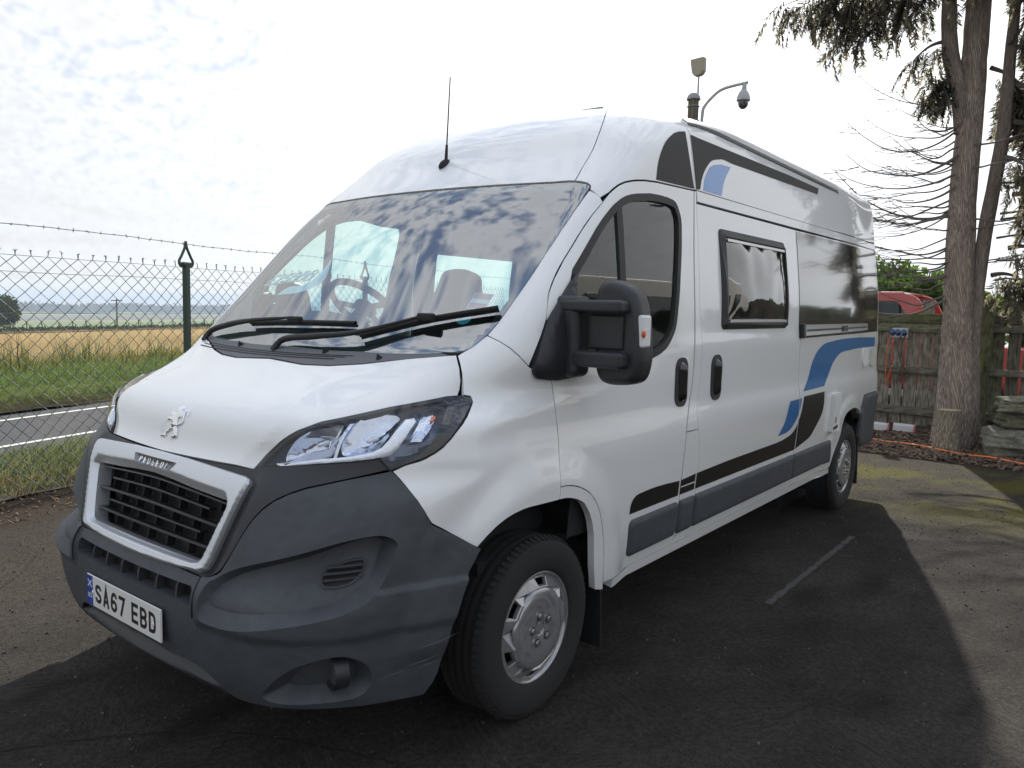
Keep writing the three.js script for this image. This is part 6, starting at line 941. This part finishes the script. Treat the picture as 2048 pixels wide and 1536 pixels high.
// ---------- behind the fence: red pickup, bush; far behind the van: pole with lamp and camera ----------
{
  const p = thing('pickup_truck', 'red pickup truck cab showing above the wooden fence', 'pickup truck', [12.9, 0, -0.6]);
  const red = phys({ color: lin(0.42, 0.030, 0.022), roughness: 0.3, clearcoat: 1, clearcoatRoughness: 0.05 });
  const prof = (pts, depth, bev) => { const g = new THREE.ExtrudeGeometry(new THREE.Shape(pts.map(([z, y]) => new THREE.Vector2(z, y))), { depth, bevelEnabled: true, bevelThickness: bev, bevelSize: bev, bevelOffset: -bev, bevelSegments: 4 }); alongX(g); g.translate(-depth / 2, 0, 0); return g; };
  part('body', prof(roundCorners([[-2.4, 0.35], [-2.4, 1.12], [0.9, 1.14], [2.25, 1.06], [2.42, 0.85], [2.42, 0.35]], 0.12), 1.55, 0.06), red, p);
  const cab = new THREE.Shape(roundCorners([[-2.1, 1.1], [-1.95, 1.76], [-1.7, 1.86], [0.45, 1.86], [0.66, 1.80], [1.02, 1.1]], 0.10).map(([z, y]) => new THREE.Vector2(z, y))); for (const w of [[[-1.75, 1.18], [-1.68, 1.72], [-0.62, 1.74], [-0.62, 1.18]], [[-0.50, 1.18], [-0.50, 1.74], [0.40, 1.74], [0.72, 1.18]]]) cab.holes.push(new THREE.Path(roundCorners(w, 0.06).map(([z, y]) => new THREE.Vector2(z, y))));
  const cg = new THREE.ExtrudeGeometry(cab, { depth: 0.05, bevelEnabled: true, bevelThickness: 0.02, bevelSize: 0.02, bevelOffset: -0.02, bevelSegments: 3 }); alongX(cg); cg.translate(-0.74, 0, 0); const cg2 = cg.clone(); cg2.translate(1.42, 0, 0);
  part('cab', merge([cg, cg2, box(1.5, 0.06, 2.2, 0, 1.845, -0.63, 0.03), box(1.4, 0.5, 0.06, 0, 1.45, -1.92, 0.02)]), red, p);
  for (const x of [-0.70, 0.72]) part('side_glass', box(0.01, 0.62, 2.6, x, 1.45, -0.55, 0), phys({ color: lin(0.5, 0.55, 0.55), roughness: 0, transmission: 1 }), p);
  for (const z of [-1.2, -0.1]) part('seat', box(0.9, 0.55, 0.14, 0, 1.25, z, 0.06, 3), M.seat, p);
  for (const [x, z] of [[-0.78, -1.5], [0.78, -1.5], [-0.78, 1.55], [0.78, 1.55]]) { const g = new THREE.CylinderGeometry(0.36, 0.36, 0.22, 28); g.rotateZ(Math.PI / 2); g.translate(x, 0.36, z); part('wheel', g, M.tyre, p); }
  const b = thing('garden_bush', 'bright green leafy bush behind the red pickup', 'bush', [15.2, 0.1, -0.45]); const r = randomFrom(8);
  part('stem', merge([0, 1, 2, 3].map((k) => limb([V(0, 0, 0), V(0.2 * Math.cos(k * 1.6), 0.9, 0.2 * Math.sin(k * 1.6)), V(0.5 * Math.cos(k * 1.6), 1.8, 0.5 * Math.sin(k * 1.6))], [0.06, 0.04, 0.015], 6))), std({ color: lin(0.09, 0.07, 0.05), roughness: 1 }), b);
  const leaf = (() => { const g = []; for (let i = 0; i < 9; i++) { const q = new THREE.PlaneGeometry(0.085, 0.045); q.rotateX(rnd() * 6.3); q.rotateY(rnd() * 6.3); q.translate((rnd() - 0.5) * 0.22, (rnd() - 0.5) * 0.22, (rnd() - 0.5) * 0.22); g.push(q); } return merge(g); })();
  const lobes = [...Array(15)].map(() => [(r() - 0.5) * 1.6, 0.9 + 1.3 * r(), (r() - 0.5) * 2.6, 0.34 + 0.28 * r()]);
  const bc = scatter('crown', leaf, leafMat(1, 1, 1, 0.45), 4200, () => { const o = lobes[Math.floor(r() * lobes.length)], a = r() * 6.28, d = Math.acos(2 * r() - 1), q = o[3] * (0.55 + 0.5 * r()), k = 0.75 + 0.6 * r(), bot = 1 - 0.4 * (Math.abs(o[2]) / 1.4); return [o[0] + q * Math.sin(d) * Math.cos(a), (o[1] + q * Math.cos(d)) * bot + 0.15, o[2] + q * Math.sin(d) * Math.sin(a), 0.8 + 0.6 * r(), 0.085 * k, 0.15 * k, 0.022 * k, 6]; });
  bc.userData = { kind: 'stuff' }; b.add(bc);
  const sh = thing('dark_shrub', 'dark green shrub behind the fence right of the tree', 'bush', [13.6, 0, 2.2]);
  part('stem', limb([V(0, 0, 0), V(0, 0.7, 0), V(0.1, 1.4, 0)], [0.07, 0.05, 0.02], 6), std({ color: lin(0.09, 0.07, 0.05), roughness: 1 }), sh);
  const sc = scatter('crown', leaf, leafMat(1, 1, 1, 0.3), 2200, () => { const a = r() * 6.28, d = Math.acos(2 * r() - 1), q = 0.9 * (0.5 + 0.5 * r()), k = 0.7 + 0.5 * r(); return [q * Math.sin(d) * Math.cos(a), 1.05 + 0.85 * q * Math.cos(d), 1.1 * q * Math.sin(d) * Math.sin(a), 0.9 + 0.5 * r(), 0.05 * k, 0.075 * k, 0.022 * k, 6]; }); sc.userData = { kind: 'stuff' }; sh.add(sc);
  // pole group
  const grey = std({ color: lin(0.30, 0.31, 0.30), roughness: 0.6 }), pale = std({ color: lin(0.45, 0.46, 0.47), roughness: 0.5 });
  const pole = thing('wooden_pole', 'round wooden pole with a domed cap rising behind the van roof', 'pole', [11.30, 0, -3.46]);
  part('pole', rod(V(0, 0, 0), V(0, 5.08, 0), 0.10, 0.09, 20), std({ color: lin(0.20, 0.185, 0.14), roughness: 1, map: woodMap }), pole);
  part('cap', (() => { const g = new THREE.SphereGeometry(0.118, 20, 10, 0, 6.2832, 0, Math.PI / 2); g.scale(1, 1.05, 1); g.translate(0, 5.06, 0); return g; })(), grey, pole);
  part('band', merge([4.72, 4.95].map((y) => { const g = new THREE.TorusGeometry(0.10, 0.008, 6, 24); g.rotateX(Math.PI / 2); g.translate(0, y, 0); return g; })), grey, pole);
  const fl = thing('flood_light', 'flat flood light standing on a thin stem above the wooden pole', 'flood light', [11.33, 5.17, -3.40]);
  part('stem', rod(V(0, -0.12, 0), V(0, 0.28, 0), 0.018, 0.016, 10), pale, fl);
  const fs = new THREE.ExtrudeGeometry(new THREE.Shape(roundCorners([[-0.11, 0.335], [-0.145, 0.56], [0.105, 0.575], [0.105, 0.345], [0.05, 0.285], [-0.055, 0.275]], 0.025).map(([z, y]) => new THREE.Vector2(z, y))), { depth: 0.09, bevelEnabled: true, bevelThickness: 0.015, bevelSize: 0.015, bevelOffset: -0.015, bevelSegments: 3 }); alongX(fs); fs.translate(-0.045, 0, 0);
  part('lamp_housing', fs, std({ color: lin(0.36, 0.33, 0.25), roughness: 0.6 }), fl);
  const cam = thing('security_camera', 'dome security camera hanging from a bent grey arm above the van roof', 'security camera', [11.37, 3.9, -3.32]);
  part('arm', tube([V(0, 0, 0), V(0, 0.9, 0), V(0.005, 1.03, 0.02), V(0.10, 1.26, 0.19), V(0.15, 1.33, 0.29), V(0.29, 1.415, 0.66)], 0.026, 60, 10), pale, cam);
  part('neck', rod(V(0.27, 1.27, 0.60), V(0.275, 1.41, 0.61), 0.050, 0.028, 14), pale, cam);
  part('hood', (() => { const g = new THREE.LatheGeometry([[0.045, 0.17], [0.075, 0.14], [0.105, 0.07], [0.115, 0.0], [0.100, -0.005]].map(([a, b2]) => new THREE.Vector2(a, b2)), 24); g.translate(0.27, 1.12, 0.60); return g; })(), pale, cam);
  part('dome', (() => { const g = new THREE.SphereGeometry(0.088, 22, 14); g.scale(1, 1.25, 1); g.translate(0.27, 1.09, 0.60); return g; })(), phys({ color: lin(0.05, 0.05, 0.055), roughness: 0.1, clearcoat: 1 }), cam);
}
// ---------- loose things on the ground ----------
{
  const chip = box(0.06, 0.008, 0.018, 0, 0.004, 0, 0), peb = new THREE.IcosahedronGeometry(0.5, 0);
  const r = randomFrom(91), mm = std({ color: lin(1, 1, 1), roughness: 1 });
  stuff(scatter('bark_litter', chip, mm, 5200, () => { const x = 7.75 + 2.35 * r() ** 0.9, z = -1.6 + 4.2 * r(), k = 0.5 + 0.9 * r(); return [x, 0.004 + 0.012 * r(), z, 0.5 + 0.9 * r(), 0.125 * k, 0.085 * k, 0.062 * k, 0.9]; }), 'bark chips and twigs covering the ground under the tree', 'bark litter');
  stuff(scatter('gravel', peb, mm, 9000, () => { const x = -1.2 + 9.4 * r(), z = -3.2 + 6.4 * r(), k = 0.25 + 0.9 * r() ** 4, s = 0.004 + 0.009 * r() ** 3; return [x, s * 0.2, z, s, 0.13 * k, 0.118 * k, 0.105 * k, 3]; }), 'loose grit scattered over the tarmac yard', 'gravel');
  stuff(scatter('leaf_litter', chip, mm, 1800, () => { const w = 2.75 + 0.75 * r(), u = -0.5 + 7 * r(), [x, z] = along(u, w), k = 0.5 + 1.0 * r(); return [x, 0.006, z, 0.2 + 0.5 * r(), 0.13 * k, 0.085 * k, 0.05 * k, 1.2]; }), 'dead leaves and dirt along the foot of the wire fence', 'leaf litter');
}
// ---------- beside and behind the viewer: what the van's paint and glass reflect ----------
{
  const c = thing('touring_caravan', 'white touring caravan parked opposite the camper van, out of the frame', 'caravan', [7.2, 0, 5.6]);
  const body = new THREE.ExtrudeGeometry(new THREE.Shape(roundCorners([[-2.6, 0.5], [-2.75, 1.3], [-2.4, 2.55], [2.3, 2.6], [2.65, 1.4], [2.55, 0.5]], 0.25, 8).map(([x, y]) => new THREE.Vector2(x, y))), { depth: 2.0, bevelEnabled: true, bevelThickness: 0.06, bevelSize: 0.06, bevelOffset: -0.06, bevelSegments: 4 }); body.translate(0, 0, -1.0);
  part('body', body, std({ color: lin(0.62, 0.61, 0.57), roughness: 0.4 }), c);
  for (const [x, w] of [[-1.5, 1.3], [0.1, 0.9], [1.6, 1.0]]) part('window', box(w, 0.62, 0.03, x, 1.75, -1.07, 0.01), M.acrylic, c);
  for (const y of [0.95, 1.25]) part('trim_line', box(5.1, 0.03, 0.015, 0, y, -1.068, 0.004), M.aluminium, c);
  for (const z of [-0.95, 0.95]) { const g = new THREE.CylinderGeometry(0.32, 0.32, 0.2, 24); g.rotateX(Math.PI / 2); g.translate(0, 0.32, z); part('wheel', g, M.tyre, c); }
  const r = randomFrom(55); stuff(scatter('boundary_hedge', leafClump, leafMat(1, 1, 1, 0.2), 2600, () => { const t = r(), k = 0.7 + 0.6 * r(); return [13 + 9 * t + r(), 1.45 * r(), 3.4 + 6 * t + 1.2 * r(), 0.45 + 0.3 * r(), 0.05 * k, 0.07 * k, 0.025 * k, 6]; }), 'tall dark hedge beyond the right end of the yard, out of the frame', 'hedge');
}
renderer.render(scene, camera);
